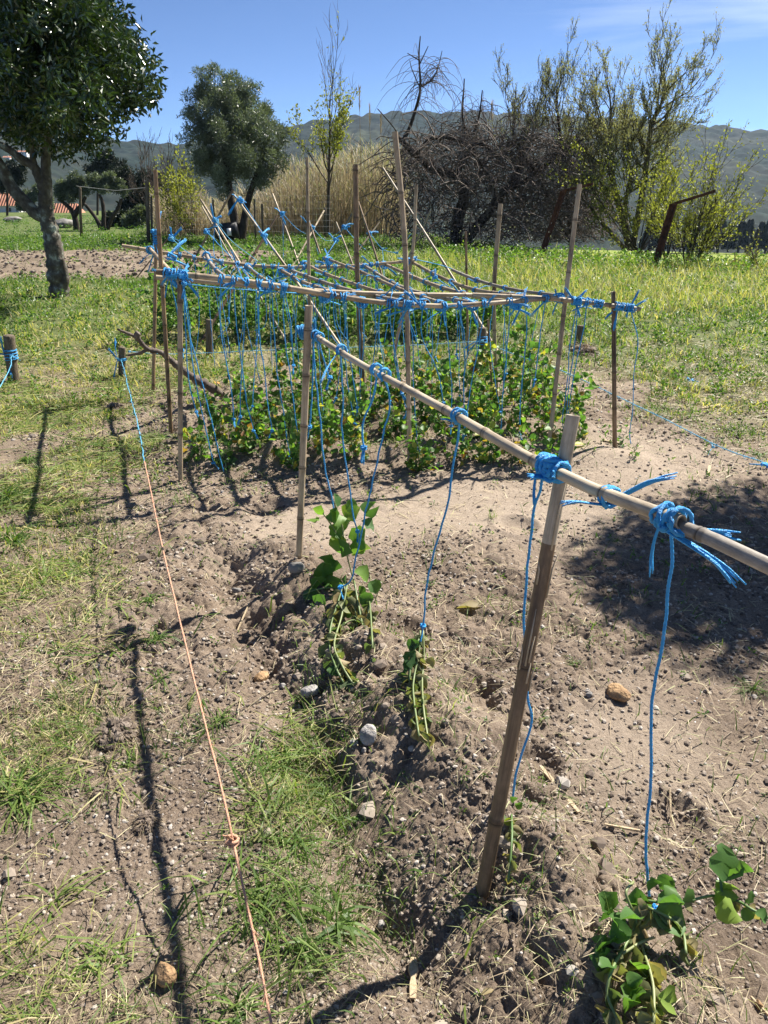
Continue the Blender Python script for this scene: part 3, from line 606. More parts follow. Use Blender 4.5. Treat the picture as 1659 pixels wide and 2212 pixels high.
# near strings
def near_string(P, px, pix, label, rt=.0030, dY=0., endY=None, **kw):
    p, ax = cane_at_px(P, px); n = len(pix); Y1 = p.y if endY is None else endY
    pts = [p]+[at(q[0], q[1], p.y+(Y1-p.y)*(i+1)/n) for i, q in enumerate(pix)]
    return string(pts, ax, .0125, label, rt=rt, k=8, **kw)
D1 = np.array(smoothpath([far1, d1, near1], 30)); D2 = np.array(smoothpath([nb, nd], 20))
near_string(D1, 1445, [(1449, 1160), (1447, 1300), (1418, 1480), (1412, 1650), (1396, 1800), (1403, 1935), (1412, 1960)], 'near twine from the open end of the front cane to the biggest pea plant', seed=1, tails=2, tl=.085, turns=3, width=.05, endY=1.13, rt=.0029)
near_string(D1, 1172, [(1165, 1060), (1150, 1098), (1131, 1290), (1130, 1400), (1139, 1516), (1146, 1563), (1118, 1666), (1105, 1745)], 'near twine passing behind the nearest leaning post down to a withered stem', seed=2, tails=1, turns=3, width=.03, endY=1.45, rt=.0029)
near_string(D1, 990, [(990, 946), (963, 1089), (939, 1183), (919, 1276), (914, 1352)], 'near twine down to the dried plant in the middle, short upright tuft at its top', seed=3, turns=3.5, width=.03, endY=1.95, tl=.06, rt=.0028)
near_string(D1, 834, [(842, 870), (823, 962), (791, 1097), (776, 1170), (757, 1251), (735, 1268)], 'near twine slanting left from the front cane to the wilted plant with pale stems', seed=4, tails=0, endY=2.35, rt=.0028)
near_string(D1, 818, [(805, 862), (786, 905), (783, 940), (786, 968)], 'short loose twine ending in a frayed ball in mid air', seed=5, tails=0, rt=.003)
near_string(D1, 735, [(739, 784), (743, 876), (740, 932), (750, 1015), (761, 1114), (773, 1148)], 'near twine with a bow half way down, going to the leafy plant', seed=6, tails=2, tl=.11, endY=2.6, rt=.0028)
near_string(D1, 684, [(677, 744), (684, 856), (697, 995), (717, 1090), (730, 1163)], 'near twine beside the second post reaching the leafy plant', seed=7, tails=1, endY=2.75)
near_string(D1, 676, [(676, 747), (673, 850), (668, 922)], 'short near twine closest to the second post', seed=8, tails=0)
near_string(D1, 690, [(700, 775), (716, 830), (712, 815)], 'thin short twine end beside the second post', seed=9, tails=0)
def lashp(P, px, label, seed, rc=.014, **kw):
    p, ax = cane_at_px(P, px); return lashing(p, ax, rc, label, seed=seed, **kw)
fp, fa = cane_at_px(PO['near'], 1205)
lashing(d1+Vector((0, -.012, 0)), (near1-far1).normalized(), .0165, 'big blue lashing that ties the long front cane to the nearest post', seed=1, turns=7, width=.06, rt=.0040, tails=3, ax2=Vector((.1, .1, 1)), tl=.075)
lashp(D1, 1320, 'blue bow with two long frayed ends on the front cane, right of the nearest post', 2, rc=.0125, turns=3, width=.022, rt=.0036, tails=2, tl=.10)
lashp(D1, 1455, 'blue twine binding the open cane end to the grey spotted cane', 3, rc=.0165, turns=3, width=.05, rt=.0036, tails=2, tl=.11)
lashing(at(660, 716, 2.86), (1, 0, .2), .019, 'blue lashing round the second post top and the far end of the front cane', seed=4, turns=6, width=.05, rt=.0042, tails=2, tl=.05)
# beam / rafter crossings
for i, P in enumerate(RA):
    n = len(P); ax = Vector(P[-1]-P[-4]).normalized()
    lashing(Vector(P[-2])+Vector((0, .005, -.014)), ax, .024, 'blue lashing at the front end of the %s rafter cane from the left' % onames[i], seed=20+i, turns=5, width=.05, rt=.0032, tails=1+(i % 3 != 1), ax2=Vector((1, .05, 0)), tl=.10)
    if i < 10:
        ax = Vector(P[3]-P[0]).normalized()
        lashing(Vector(P[1])+Vector((0, 0, -.010)), ax, .024, 'blue lashing at the rear end of the %s rafter cane from the left' % onames[i], seed=40+i, turns=4, width=.05, rt=.0036, tails=2, ax2=Vector((1, .05, 0)), tl=.13)
for i, (nm, px, PP, lab) in enumerate((('a', 350, FB, 'blue lashing at the left tip of the front beam against the tall pointed brown post'), ('b', 402, FB, 'blue lashing round the front beam at the pale split-topped post'), ('j', 1225, FB, 'tangle of blue twine at the tall right post'),
                         ('k', 1327, RB, 'blue lashing round the short mottled post at the right end'), ('kk', 1366, RB, 'blue loop at the open dark tip of the right-hand beam'), ('h', 889, BB, 'blue lashing at the rear right post'), ('g', 886, FB, 'blue lashing at the tallest pale post'), ('j2', 1250, RB, 'upper bushy blue knot just right of the tall right post'), ('r', 1300, RB, 'blue bow with an upright tail on the right-hand beam, left of its last post'),
                         ('c', 335, BB, 'blue lashing on the rear beam at the wrapped brown post'))):
    lashp(PP, px, lab, 70+i, rc=.019, turns=5, width=.06, rt=.0034, tails=2, ax2=Vector((0, .1, 1)), tl=.11)
e = lashing(at(338, 512, PO['c'][-1][1]), (0, 0, 1), .019, 'thick blue wrap round the top of the brown left rear post', seed=90, turns=11, width=.11, rt=.0050, tails=1, tl=.2)
# hanging twines along the front beam
fs_ = [((395, 620), [(410, 715), (428, 790), (448, 870), (475, 985), (493, 1052)], 'lowest reaching twine, ending on the small pea plant right of the pale split-topped post'),
       ((378, 605), [(384, 680), (394, 757)], 'short twine left of the pale split-topped post'), ((398, 640), [(414, 760), (430, 860), (452, 960), (462, 1000)], 'twine right beside the pale split-topped post'),
       ((396, 700), [(408, 820), (424, 890)], 'shorter twine close behind the pale split-topped post'), ((470, 600), [(478, 700), (487, 760), (502, 850), (505, 905)], 'first twine of the thick cluster on the left of the front beam'),
       ((500, 606), [(511, 704), (528, 840), (548, 930)], 'second twine of the thick cluster on the left of the front beam'), ((528, 612), [(528, 700), (522, 810), (519, 900)], 'third twine of the cluster, hanging almost plumb'),
       ((583, 622), [(590, 700), (598, 800), (612, 890), (627, 985)], 'twine below the first big knot of the front beam'), ((548, 618), [(560, 720), (575, 845), (588, 930)], 'twine just left of the first big knot of the front beam'),
       ((605, 628), [(612, 700), (628, 830), (648, 960)], 'twine just right of the first big knot of the front beam'), ((626, 634), [(630, 720), (634, 790)], 'short twine right of the first big knot'),
       ((718, 650), [(722, 700), (742, 765), (752, 840), (768, 915)], 'twine right of the second post top'), ((742, 652), [(748, 720), (760, 800), (772, 880)], 'twine left of the thick brown post'),
       ((886, 668), [(892, 745), (893, 840), (900, 960), (905, 975)], 'twine running down beside the tallest pale post'), ((840, 662), [(846, 720), (868, 850)], 'twine just left of the tallest pale post'),
       ((858, 662), [(850, 730), (856, 800), (880, 890)], 'crossing twine left of the tallest pale post'), ((905, 668), [(912, 730), (945, 800), (958, 870)], 'slanting twine right of the tallest pale post'),
       ((960, 668), [(968, 740), (975, 830), (975, 920)], 'twine hanging right of the tallest pale post by one hand'), ((1000, 668), [(1004, 740), (1000, 850), (1004, 940)], 'twine in front of the square-topped post, left side'),
       ((1040, 664), [(1034, 740), (1022, 800), (1010, 870), (1004, 930)], 'twine slanting to the left in front of the square-topped post'), ((1100, 656), [(1095, 740), (1087, 860), (1080, 960)], 'long twine right of the square-topped post reaching the leaves'),
       ((1140, 652), [(1137, 720), (1128, 830), (1122, 940)], 'twine half way between the square-topped and tall right posts'), ((1175, 648), [(1168, 720), (1155, 820)], 'twine left of the tall right post'),
       ((1235, 660), [(1232, 740), (1226, 830), (1215, 900), (1219, 940)], 'first of the bundle of twines right of the tall right post'), ((1243, 660), [(1238, 760), (1225, 850), (1222, 935)], 'middle of the bundle of twines right of the tall right post'),
       ((1268, 672), [(1256, 740), (1240, 800), (1226, 900), (1221, 930)], 'slanting twine of the bundle right of the tall right post'), ((1380, 676), [(1378, 740), (1370, 800), (1368, 860), (1361, 940), (1364, 966)], 'lone twine hanging from the open dark tip at the far right')]
for i, (t, mid, lab) in enumerate(fs_):
    B_ = RB if t[0] > 1225 else FB
    p, ax = cane_at_px(B_, t[0]); pts = [p]+[at(q[0], q[1], p.y+.03*(j+1)) for j, q in enumerate(mid)]
    string(pts, ax, .0155, lab, rt=.0030, seed=50+i, tails=1+(i % 2), tl=.10, turns=3, width=.03)
# twines along the rafters
rng = np.random.default_rng(5); tl_ = 'thin blue twine on the %s rafter from the left, %s knot from its front end'
for i, P in enumerate(RA):
    if i == 0: continue
    A_ = arcs(P); sfr = A_[-1]-.32; j = 0
    while sfr > .35:
        p = Vector(on(P, sfr)); ax, _ = axis_of(P, p); bx = p.x+rng.normal(0, .07); by = p.y+rng.normal(0, .05); bz = rng.uniform(.18, .5)
        if rng.random() < .18: bz = p.z-rng.uniform(.12, .35)
        pts = [p, Vector((p.x*.6+bx*.4+rng.normal(0, .015), p.y, p.z*.6+bz*.4)), Vector((bx, by, bz))]
        string(pts, ax, .0145, tl_ % (onames[i], onames[j]), rt=.0024, seed=200+i*10+j, tails=1 if rng.random() < .8 else 2, tl=.11, k=5, group='blue twines hanging from the rafter canes', lowknot=bool(rng.random() < .5), width=.03, turns=3)
        sfr -= rng.uniform(.30, .44); j += 1
for j in range(15):   # and along the rear beam
    A_ = arcs(BB); s_ = .45+j*(A_[-1]-.6)/15+rng.normal(0, .04); p = Vector(on(BB, s_)); ax, _ = axis_of(BB, p)
    string([p, Vector((p.x+rng.normal(0, .03), p.y+.02, p.z*.55)), Vector((p.x+rng.normal(0, .08), p.y+rng.normal(0, .04), rng.uniform(.2, .5)))], ax, .0145, 'far blue twine hanging from the rear beam, %s from its left end' % onames[j], rt=.0028, seed=600+j, tails=1, tl=.12, k=5, group='blue twines hanging from the rear beam', lowknot=False, width=.03, turns=3)
# twine links between the crossed canes, and down from them
def line_twine(pts, label, rt=.002, m='twine_pale', seed=0, name='tied_twine', cat='twine', group=None, fuzz=0, knot=True, sagamp=.004, mats=None):
    rng = np.random.default_rng(seed+77); C = strand_path([Vector(p) for p in pts], rng, sagamp, .05); org = C[0].copy(); C = C-org
    e = empty(name, tuple(org), label, cat, group); mb = MB(); V, f = tube(C, rt*(1+.15*np.sin(np.arange(len(C))*2.1)), 6); mb.add(V, f)
    if fuzz:
        idx = rng.integers(1, len(C)-1, fuzz)
        for q in idx:
            d = rnd_units(rng, 1)[0]; V, f = tube([C[q], C[q]+d*.008+(C[q+1]-C[q])*.3, C[q]+d*.018+(C[q+1]-C[q])*.5], [.0007, .0006, .0004], 3, False); mb.add(V, f)
    mb.build('strand', M[m], e)
    if knot:
        mb = MB(); wraps(mb, (0, 0, 0), (0, .3, 1), rt*2.5, 3, rt*1.2, rt*6, rng); fray(mb, (0, 0, 0), rnd_units(rng, 1)[0], .07, rt, rng); mb.build('knot', M[m], e)
    return e
links = [[(465, 475, 8.6), (500, 520, 8.4), (571, 575, 8.2)], [(571, 508, 8.3), (595, 545, 8.2)], [(446, 500, 8.), (520, 575, 7.0), (548, 600, 6.6)], [(371, 515, 7.5), (410, 548, 7.), (470, 570, 6.3)], [(520, 430, 9.), (545, 470, 8.8), (571, 508, 8.4)],
         [(610, 461, 10.), (640, 493, 9.9), (660, 505, 9.9)], [(675, 492, 9.8), (700, 518, 9.7), (722, 520, 9.7)], [(745, 491, 10.), (768, 519, 9.9), (790, 540, 9.8)], [(798, 503, 10.), (826, 538, 9.9), (858, 547, 9.9)], [(858, 547, 9.9), (888, 505, 9.8)],
         [(700, 558, 7.), (726, 520, 7.2)], [(745, 491, 9.9), (715, 515, 9.9)], [(675, 492, 9.8), (690, 560, 9.7)], [(610, 461, 10), (612, 560, 9.7)], [(465, 478, 8.6), (462, 540, 8.5), (475, 620, 8.3)], [(470, 480, 8.6), (484, 560, 8.4)],
         [(896, 560, 6.5), (960, 575, 6.8), (1000, 590, 7.2)], [(940, 600, 5.5), (1000, 640, 5.5)], [(826, 538, 9.9), (830, 600, 9.5)], [(330, 500, 6.0), (345, 560, 6.0), (352, 600, 5.9)], [(398, 613, 3.9), (480, 622, 3.92), (560, 628, 3.95), (640, 633, 4.1)]]
wh = ['from the first crossing down to the rear beam', 'short and doubled below the second crossing', 'from the leftmost crossed canes forward to the second rafter', 'from the dark slanting cane to the rear beam on the far left', 'along the upper half of the long cane of the second pair', 'far one near the olive trunk sloping down right', 'far one between the slim tall post and the thick brown post', 'sloping down right behind the thick brown post', 'sloping down right behind the tallest post', 'rising to the grey slanting cane', 'thin one rising from the seventh rafter', 'slack one left of the thick brown post', 'plumb one left of the thick brown post', 'plumb far one right of the olive trunk', 'plumb one below the first crossing', 'plumb one just right of the first crossing', 'running right from the rear right post', 'thin slack one under the ninth rafter', 'plumb one behind the tallest post', 'slanting beside the tall pointed brown post', 'tight under the left half of the front beam']
for i, l in enumerate(links):
    line_twine([at(*q) for q in l], 'blue link twine, '+wh[i], seed=i, rt=.0034 if i < 20 else .0026, group='blue link twines among the crossed canes', m='twine' if i % 3 else 'twine_pale')
for i, (px, py, Y, r_, lab) in enumerate([(465, 476, 8.9, .024, 'blue knot at the crossing of the leftmost crossed canes'), (571, 508, 8.5, .026, 'dark blue knot at the crossing of the second pair'), (371, 514, 7.6, .022, 'blue knot on the dark slanting cane at far left'), (447, 500, 8.6, .02, 'small blue knot left of the first crossing'), (520, 432, 8.8, .02, 'blue knot near the top of the long cane of the second pair'),
                                     (745, 491, 10., .026, 'blue knot left of the thick brown post among the far canes'), (675, 492, 9.8, .02, 'small blue knot right of the slim tall post'), (798, 503, 9.9, .022, 'small blue knot just right of the thick brown post'), (610, 461, 10.2, .018, 'tiny far blue knot right of the olive trunk'), (371, 556, 5.6, .024, 'hanging blue tuft on the left behind the tall pointed post'), (726, 520, 9.5, .02, 'pale blue tuft by the far canes')]):
    lashing(at(px, py, Y), (.4, 0, 1), r_, lab, seed=120+i, turns=4, width=.05, rt=.0055, tails=2, tl=.16, m='twine', group='blue knots on the crossed canes')

# stakes and ground lines
def stake(top, foot, r, label, seed, m='wood_stake', group='short wooden stakes'):
    g = gr(*foot); z = float(Hz(g.x, g.y, False)); g = gr(foot[0], foot[1], z); T = at(top[0], top[1], g.y); rng = np.random.default_rng(seed)
    h = T.z-g.z; lx = T.x-g.x; k = 14; zs = np.array([-.12, 0, h*.3, h*.6, h*.93, h*.985, h]); rr = np.array([1, 1.02, .98, 1.0, .99, .97, .90])*r
    C = np.stack([lx*zs/h, 0*zs, zs], 1); V, f = tube(C, rr, k, True); V += rng.normal(0, r*.025, V.shape); mb = MB(); mb.add(V, f, np.repeat([.5, .45, .15, 0, 0, .1, .2], k))
    o = mb.build('wooden_stake', M[m]); o.location = g; tag(o, label, 'stake', group); return g, T, o
sg1, sT1, _ = stake((19, 724), (30, 830), .046, 'thick round stake at the left edge of the photo with blue twine round it', 1)
sg2, sT2, _ = stake((264, 750), (263, 818), .030, 'short round stake left of the frame, holding the long orange and blue line', 2)
sg3, sT3, _ = stake((452, 690), (452, 774), .035, 'brown stake standing at the edge of the rear pea bed', 3)
sg4, sT4, _ = stake((1042, 708), (1041, 782), .042, 'grey stake bound with blue twine in the middle of the beds', 4)
sg5, sT5, _ = stake((1254, 703), (1249, 747), .036, 'far small stake beside a heap of dry grass on the right', 5)
for sgx, sTx, r_, lab, sd_ in ((sg1, sT1, .047, 'blue twine wound round the thick stake at the left edge', 1), (sg2, sT2, .031, 'blue twine tied round the short round stake, two frayed ends out', 2), (sg4, sT4, .043, 'blue twine wound round the grey stake in the beds', 3)):
    lashing(Vector(sgx).lerp(sTx, .62), (0, 0, 1), r_, lab, seed=150+sd_, turns=6, width=.09 if sd_ != 2 else .02, rt=.0036, tails=3, tl=.16, group='blue twines wound round the stakes')
# long line: blue far half, orange near half
pA = Vector(sg2).lerp(sT2, .62)+Vector((0, -.03, 0)); pB = gr(596, 2260)+Vector((0, -.02, .10))
def _unused(px, py):
    best = min((abs(ray(px, py)[0]/ray(px, py)[1]-(pA.lerp(pB, t).x/pA.lerp(pB, t).y)), t) for t in np.linspace(0, 1, 800)); return pA.lerp(pB, best[1]).y
def tautp(px, py):
    # depth such that the line runs straight between its two tied ends
    y0 = 775; y1 = 2260; s = (py-y0)/(y1-y0); return at(px, py, 1/((1-s)/pA.y+s/pB.y))
line = [pA]+[tautp(*q) for q in ((290, 890), (312, 996), (345, 1150), (385, 1320), (433, 1520), (478, 1700), (503, 1815), (530, 1940), (560, 2080))]+[pB]
line_twine(line[:3], 'blue far half of the long line running from the short round stake', rt=.0026, m='twine_pale', seed=51, fuzz=160, group=None, name='ground_line')
line_twine(line[2:8], 'orange twine forming the middle of the long line over the grass', rt=.0028, m='twine_orange', seed=52, fuzz=60, name='ground_line', knot=False, sagamp=.001)
line_twine(line[7:], 'orange twine nearest the camera, from the frayed orange knot to the bottom edge', rt=.0028, m='twine_orange', seed=55, fuzz=30, name='ground_line', sagamp=.001)
line_twine([at(1041, 737, 7.0), at(1110, 765, 6.6), at(1220, 805, 6.0), at(1427, 903, 4.95), at(1554, 966, 4.4), at(1659, 1003, 4.12), at(1800, 1060, 3.8)], 'fuzzy pale blue line running from the grey stake to the right edge of the photo', rt=.0030, seed=53, fuzz=500, name='ground_line')
line_twine([at(280, 760, 6.5), at(372, 765, 6.6), at(545, 758, 6.8), at(700, 752, 6.9), at(900, 745, 7.), at(1040, 737, 7.1)], 'thin pale blue line crossing behind the frame between two stakes', rt=.0024, seed=54, fuzz=250, name='ground_line')
line_twine([Vector(sg1).lerp(sT1, .6)+Vector((.03, -.05, 0)), at(20, 800, 5.6), at(-30, 890, 4.8)], 'pale blue line going down left from the thick stake', rt=.0032, seed=56, name='ground_line', fuzz=40)
line_twine([at(1540, 966, 4.45), at(1530, 980, 4.4), at(1526, 1012, 4.35)], 'short loose end hanging from the fuzzy pale blue line', rt=.002, seed=57, name='ground_line')
def scrap(px, py, label, seed):
    g = gr(px, py); rng = np.random.default_rng(seed); z = float(Hz(g.x, g.y))+.01; mb = MB()
    for q in range(5):
        a = rng.uniform(0, 6.28); pts = [(rng.normal(0, .03), rng.normal(0, .03), rng.uniform(0, .02)) for _ in range(4)]; V, f = tube(smoothpath(pts, 5), .004, 5); mb.add(V, f)
    o = mb.build('twine_scrap', M['twine']); o.location = (g.x, g.y, z); tag(o, label, 'twine')
scrap(1492, 826, 'scrap of blue twine lying on the grass at the right', 1); scrap(348, 1468, 'tiny scrap of blue twine lying on the trampled ground left', 2) if False else None
scrap(1652, 1020, 'end of blue twine on the grass at the right edge', 3)

# ------------------------------------------------------------------ pea plants
def leaf_cloud_on(mb, P, n, L0, rng, tintf, spread=1.):
    A = arcs(P); C = on(P, rng.uniform(.05, 1, n)*A[-1]); D = rnd_units(rng, n); D[:, 2] = D[:, 2]*.5+.12; D /= np.linalg.norm(D, axis=1)[:, None]
    pet = rng.uniform(.2, 1.3, n)*L0*spread; B = C+D*pet[:, None]
    D2 = D+rnd_units(rng, n)*.7; D2 /= np.linalg.norm(D2, axis=1)[:, None]
    leaves(mb, B, D2, L0*rng.uniform(.55, 1.25, n), L0*rng.uniform(.55, 1.1, n), rng, tintf(n), flat=.35, fold=.3, rounded=True)
def pea(base, h, label, seed, stems=3, nl=60, L0=.032, group='pea plants of the front bed', spread=.10, yellow=.1, name='pea_plant', to=None, lm='pea_leaf', lean=(0, 0), tendrils=6):
    rng = np.random.default_rng(seed+1000); base = Vector(base); base.z = float(Hz(base.x, base.y, False))+.005; e = empty(name, tuple(base), label, 'plant', group)
    ms = MB(); ml = MB(); sp_ = spread
    for s in range(stems):
        a = rng.uniform(0, 6.28); hh = h*rng.uniform(.55, 1.05) if s else h; tx, ty = math.cos(a)*sp_*rng.uniform(.3, 1)+lean[0], math.sin(a)*sp_*rng.uniform(.3, 1)+lean[1]
        pts = [(rng.normal(0, .02), rng.normal(0, .02), -.02)]
        for t in (.25, .5, .75, 1.): pts.append((tx*t**.7+rng.normal(0, sp_*.22), ty*t**.7+rng.normal(0, sp_*.22), hh*t))
        P = smoothpath(pts, 6); V, f = tube(P, np.linspace(.0028, .0014, len(P)), 5); ms.add(V, f, rng.random())
        def tf(n):
            t = rng.uniform(.1, .75, n); y = rng.random(n) < yellow; t[y] = rng.uniform(.85, 1., y.sum()); return t
        leaf_cloud_on(ml, P, int(nl/stems), L0, rng, tf)
        for q in range(tendrils//stems+1):
            c = on(P, rng.uniform(.3, 1)*arcs(P)[-1]); d = rnd_units(rng, 1)[0]; d[2] = abs(d[2]); tt = np.linspace(0, 1, 9)[:, None]
            C = c+d*tt*.07+np.hstack([np.sin(tt*9)*.008*tt, np.cos(tt*9)*.008*tt, 0*tt]); V, f = tube(C, .0008, 3, False); ms.add(V, f, .5)
    ms.build('stem', M['pea_stem'], e); ml.build('leaves', M[lm], e); return e
rng = np.random.default_rng(11)
rowsA = [(4.18, -1.12, 1.12, .19, .16, .34), (4.6, -1.05, 1.28, .18, .18, .46), (5.05, -1.0, 1.35, .18, .2, .56), (5.5, -1.05, 1.4, .22, .18, .48)]
rown = ['front', 'second', 'third', 'last']; c_ = 0
for ri, (yy, x0, x1, dx, h0, h1) in enumerate(rowsA):
    x = x0; k = 0
    while x < x1:
        gap = (ri == 0 and -.12 < x < .12) 
        if not gap and k < 16:
            hh = 1.15*rng.uniform(h0, h1)*(1.25 if .75 < x < 1.15 and ri > 0 else 1)*(.75 if x < -.85 else 1)
            pea((x+rng.normal(0, .02), yy+rng.normal(0, .06), 0), hh, 'pea plant, %s from the left in the %s row of the bed under the rafters' % (onames[k], rown[ri]), c_, stems=3, nl=int(82*hh/.33), L0=.044, spread=.10, yellow=.16 if ri else .22)
            k += 1; c_ += 1
        x += dx*rng.uniform(.85, 1.2)
rowsB = [(8.25, -2.35, 1.15, .23, .42, .62), (8.85, -2.5, 1.5, .26, .5, .7), (9.55, -2.6, 1.6, .30, .5, .75)]
rownB = ['near', 'middle', 'far']
for ri, (yy, x0, x1, dx, h0, h1) in enumerate(rowsB):
    x = x0; k = 0
    while x < x1:
        if k < 16:
            hh = rng.uniform(h0, h1)*(1. if x < .6 else .6)*(1.3 if x < -.6 else .95)
            pea((x+rng.normal(0, .04), yy+rng.normal(0, .08), 0), hh, 'dense pea plant, %s from the left in the %s row of the rear bed' % (onames[k], rownB[ri]), 200+c_, stems=4, nl=150, L0=.05, spread=.20, yellow=.01, group='pea plants of the rear bed', tendrils=2)
            k += 1; c_ += 1
        x += dx*rng.uniform(.85, 1.2)*1.0
    
pea(gr(430, 985), .16, 'small pea plant at the foot of the pale split-topped post', 501, 3, 34, .026, spread=.08)
pea(gr(488, 1010), .14, 'small pea plant whose shoot is tied to the lowest reaching twine', 502, 2, 26, .026, spread=.06)
pea(gr(640, 1015), .26, 'drooping pea plant just left of the second post', 503, 4, 70, .032, spread=.09, lm='pea_leaf')
pea(gr(910, 1020), .20, 'pea plant at the foot of the tallest pale post', 504, 3, 50, .032, spread=.10, yellow=.25)
pea(gr(1222, 965), .26, 'thin pea plant climbing the bundle of twines by the tall right post', 505, 3, 60, .03, spread=.06)
pea(gr(1330, 965), .11, 'small curled pea plant at the foot of the short mottled post', 506, 3, 34, .026, spread=.09)
pea(gr(1366, 990), .10, 'tiny pea plant under the lone twine at the far right', 507, 2, 16, .02, spread=.04)
# explicit near plants -------------------------------------------------
def atg(px, py, Y):
    p = at(px, py, Y); g = gr(px, py); g = gr(px, py, max(g.z+.03, float(Hz(g.x, g.y))+.03))
    return p if p.y < g.y else g
def leaf_px(mb, px, py, Y, lpx, ang, tint, wr=.85, rng=None, tip=0.):
    o = atg(px, py, Y); ax = o.y*cp-(o.z-CH)*sp; L = lpx*.88*ax/F; u = Vector((1, 0, 0)); v = Vector((0, sp, cp)); n = Vector((0, -cp, sp))
    a = R(ang); d = (u*math.cos(a)+v*math.sin(a)+n*(tip+rng.uniform(-.35, .35))).normalized()
    leaves(mb, np.array([o]), np.array([d]), L, L*wr*1.15, rng, tint, flat=.15, fold=rng.uniform(.15, .7), rounded=True)
def stem_px(mb, pix, Y, r, rng, tint=.5, jit=.004):
    pts = [atg(p[0], p[1], (Y(p[1]) if callable(Y) else Y)+rng.normal(0, jit*2)) for p in pix]; P = smoothpath(pts, 5); V, f = tube(P, r, 6); mb.add(V, f, tint); return P
def explicit_plant(label, Ytop, stems, lv, wl, seed, base, r=.0028, cat='plant', extra=None):
    rng = np.random.default_rng(seed); g = gr(*base); ytop = min(s_[1] for st_ in stems for s_ in st_); Y = lambda py: float(np.interp(py, [ytop, base[1]], [Ytop, g.y]))
    e = empty('pea_plant', tuple(g), label, cat, 'pea plants tied up along the front cane'); ms, ml, mw = MB(), MB(), MB(); Ps = []
    off = np.array(g)
    for s in stems: Ps.append(stem_px(ms, s, Y, r, rng, rng.random()))
    for l in lv: leaf_px(ml, l[0], l[1], Y(l[1])+rng.normal(0, .015), l[2], l[3], l[4] if len(l) > 4 else rng.uniform(.25, .7), rng=rng)
    for P, n, s0 in [(Ps[i], int(n*3.4), s0*1.35) for i, n, s0 in wl]:
        A = arcs(P); C = on(P, rng.uniform(.02, 1, n)*A[-1]); D = rnd_units(rng, n)*.6+[0, 0, -.7]; D /= np.linalg.norm(D, axis=1)[:, None]
        leaves(mw, C, D, s0*rng.uniform(.5, 1.2, n), s0*rng.uniform(.35, .8, n), rng, rng.uniform(0, 1, n), flat=0, fold=.8, rounded=True)
    for mb, nm, mt in ((ms, 'stem', 'pea_stem'), (ml, 'leaves', 'pea_leaf'), (mw, 'withered_leaves', 'wilt_leaf')):
        if mb.n: mb.v = [v-off for v in mb.v]; mb.build(nm, M[mt], e)
    if wl: pass
    return e
explicit_plant('fresh green pea plant with serrated leaves right of the second post foot', 2.62,
    [[(775, 1300), (760, 1240), (745, 1180), (738, 1130), (722, 1085)], [(770, 1290), (720, 1270), (680, 1275), (655, 1285)], [(745, 1180), (700, 1112), (680, 1105)]],
    [(725, 1130, 40, 100, .35), (745, 1120, 46, 40, .8), (750, 1120, 44, 160, .75), (752, 1160, 48, 20, .55), (748, 1165, 44, 200, .8), (745, 1195, 52, 150, .4), (760, 1200, 50, 30, .8), (740, 1225, 56, 200, .3), (735, 1250, 50, 230, .25),
     (765, 1235, 46, 330, .7), (720, 1240, 50, 180, .3), (715, 1260, 54, 200, .3), (775, 1265, 40, 280, .3), (750, 1105, 36, 60, .7), (785, 1105, 46, 10, .3), (780, 1125, 40, 330, .3), (700, 1110, 30, 150, .7), (690, 1118, 34, 200, .75), (680, 1270, 40, 230, .4), (730, 1095, 34, 95, .25),
     (725, 1275, 44, 260, .25), (700, 1285, 40, 240, .3), (755, 1180, 44, 350, .6), (790, 1110, 40, 60, .45), (800, 1255, 34, 300, .4), (742, 1145, 46, 60, .7), (735, 1165, 44, 120, .5), (738, 1205, 50, 90, .45), (722, 1225, 46, 140, .35), (748, 1240, 48, 260, .3), (705, 1250, 44, 215, .4)],
    [], 31, (770, 1295), r=.0030)
explicit_plant('wilted pea plant with pale bent stems tied left of the fresh one', 2.42,
    [[(742, 1262), (727, 1310), (715, 1350), (712, 1395), (725, 1440), (742, 1475)], [(750, 1262), (738, 1330), (722, 1390), (735, 1430), (762, 1475), (775, 1470)], [(765, 1255), (775, 1310), (790, 1370), (798, 1300), (805, 1400)], [(726, 1360), (760, 1340), (795, 1350)], [(742, 1262), (750, 1290), (768, 1320), (772, 1370)]],
    [(775, 1290, 38, 350, .3), (755, 1300, 40, 260, .3), (745, 1450, 34, 300, .25), (735, 1440, 34, 200, .3), (770, 1340, 34, 300, .25)], [(0, 10, .042), (1, 12, .040), (2, 9, .036), (4, 8, .036)], 32, (740, 1478), r=.0034)
explicit_plant('dried pea plant hanging dark below its knot in the middle of the bare soil', 2.0,
    [[(908, 1362), (905, 1410), (895, 1460), (893, 1500), (905, 1590)], [(914, 1362), (916, 1420), (912, 1470), (915, 1530), (925, 1600)], [(905, 1380), (890, 1420), (884, 1470)]],
    [(905, 1385, 42, 230, .15), (898, 1405, 46, 250, .12), (900, 1430, 40, 220, .1), (892, 1440, 40, 250, .1)], [(0, 14, .036), (1, 12, .032), (2, 9, .030)], 33, (908, 1600), r=.0030)
explicit_plant('single pale stem with two yellow leaves beside the nearest post foot', 1.48,
    [[(1105, 1760), (1106, 1800), (1103, 1850), (1098, 1905)]], [(1108, 1768, 26, 300, .86), (1104, 1768, 22, 210, .84), (1107, 1735, 22, 60, .5), (1112, 1740, 20, 20, .5)], [(0, 5, .024)], 34, (1098, 1905), r=.0027)
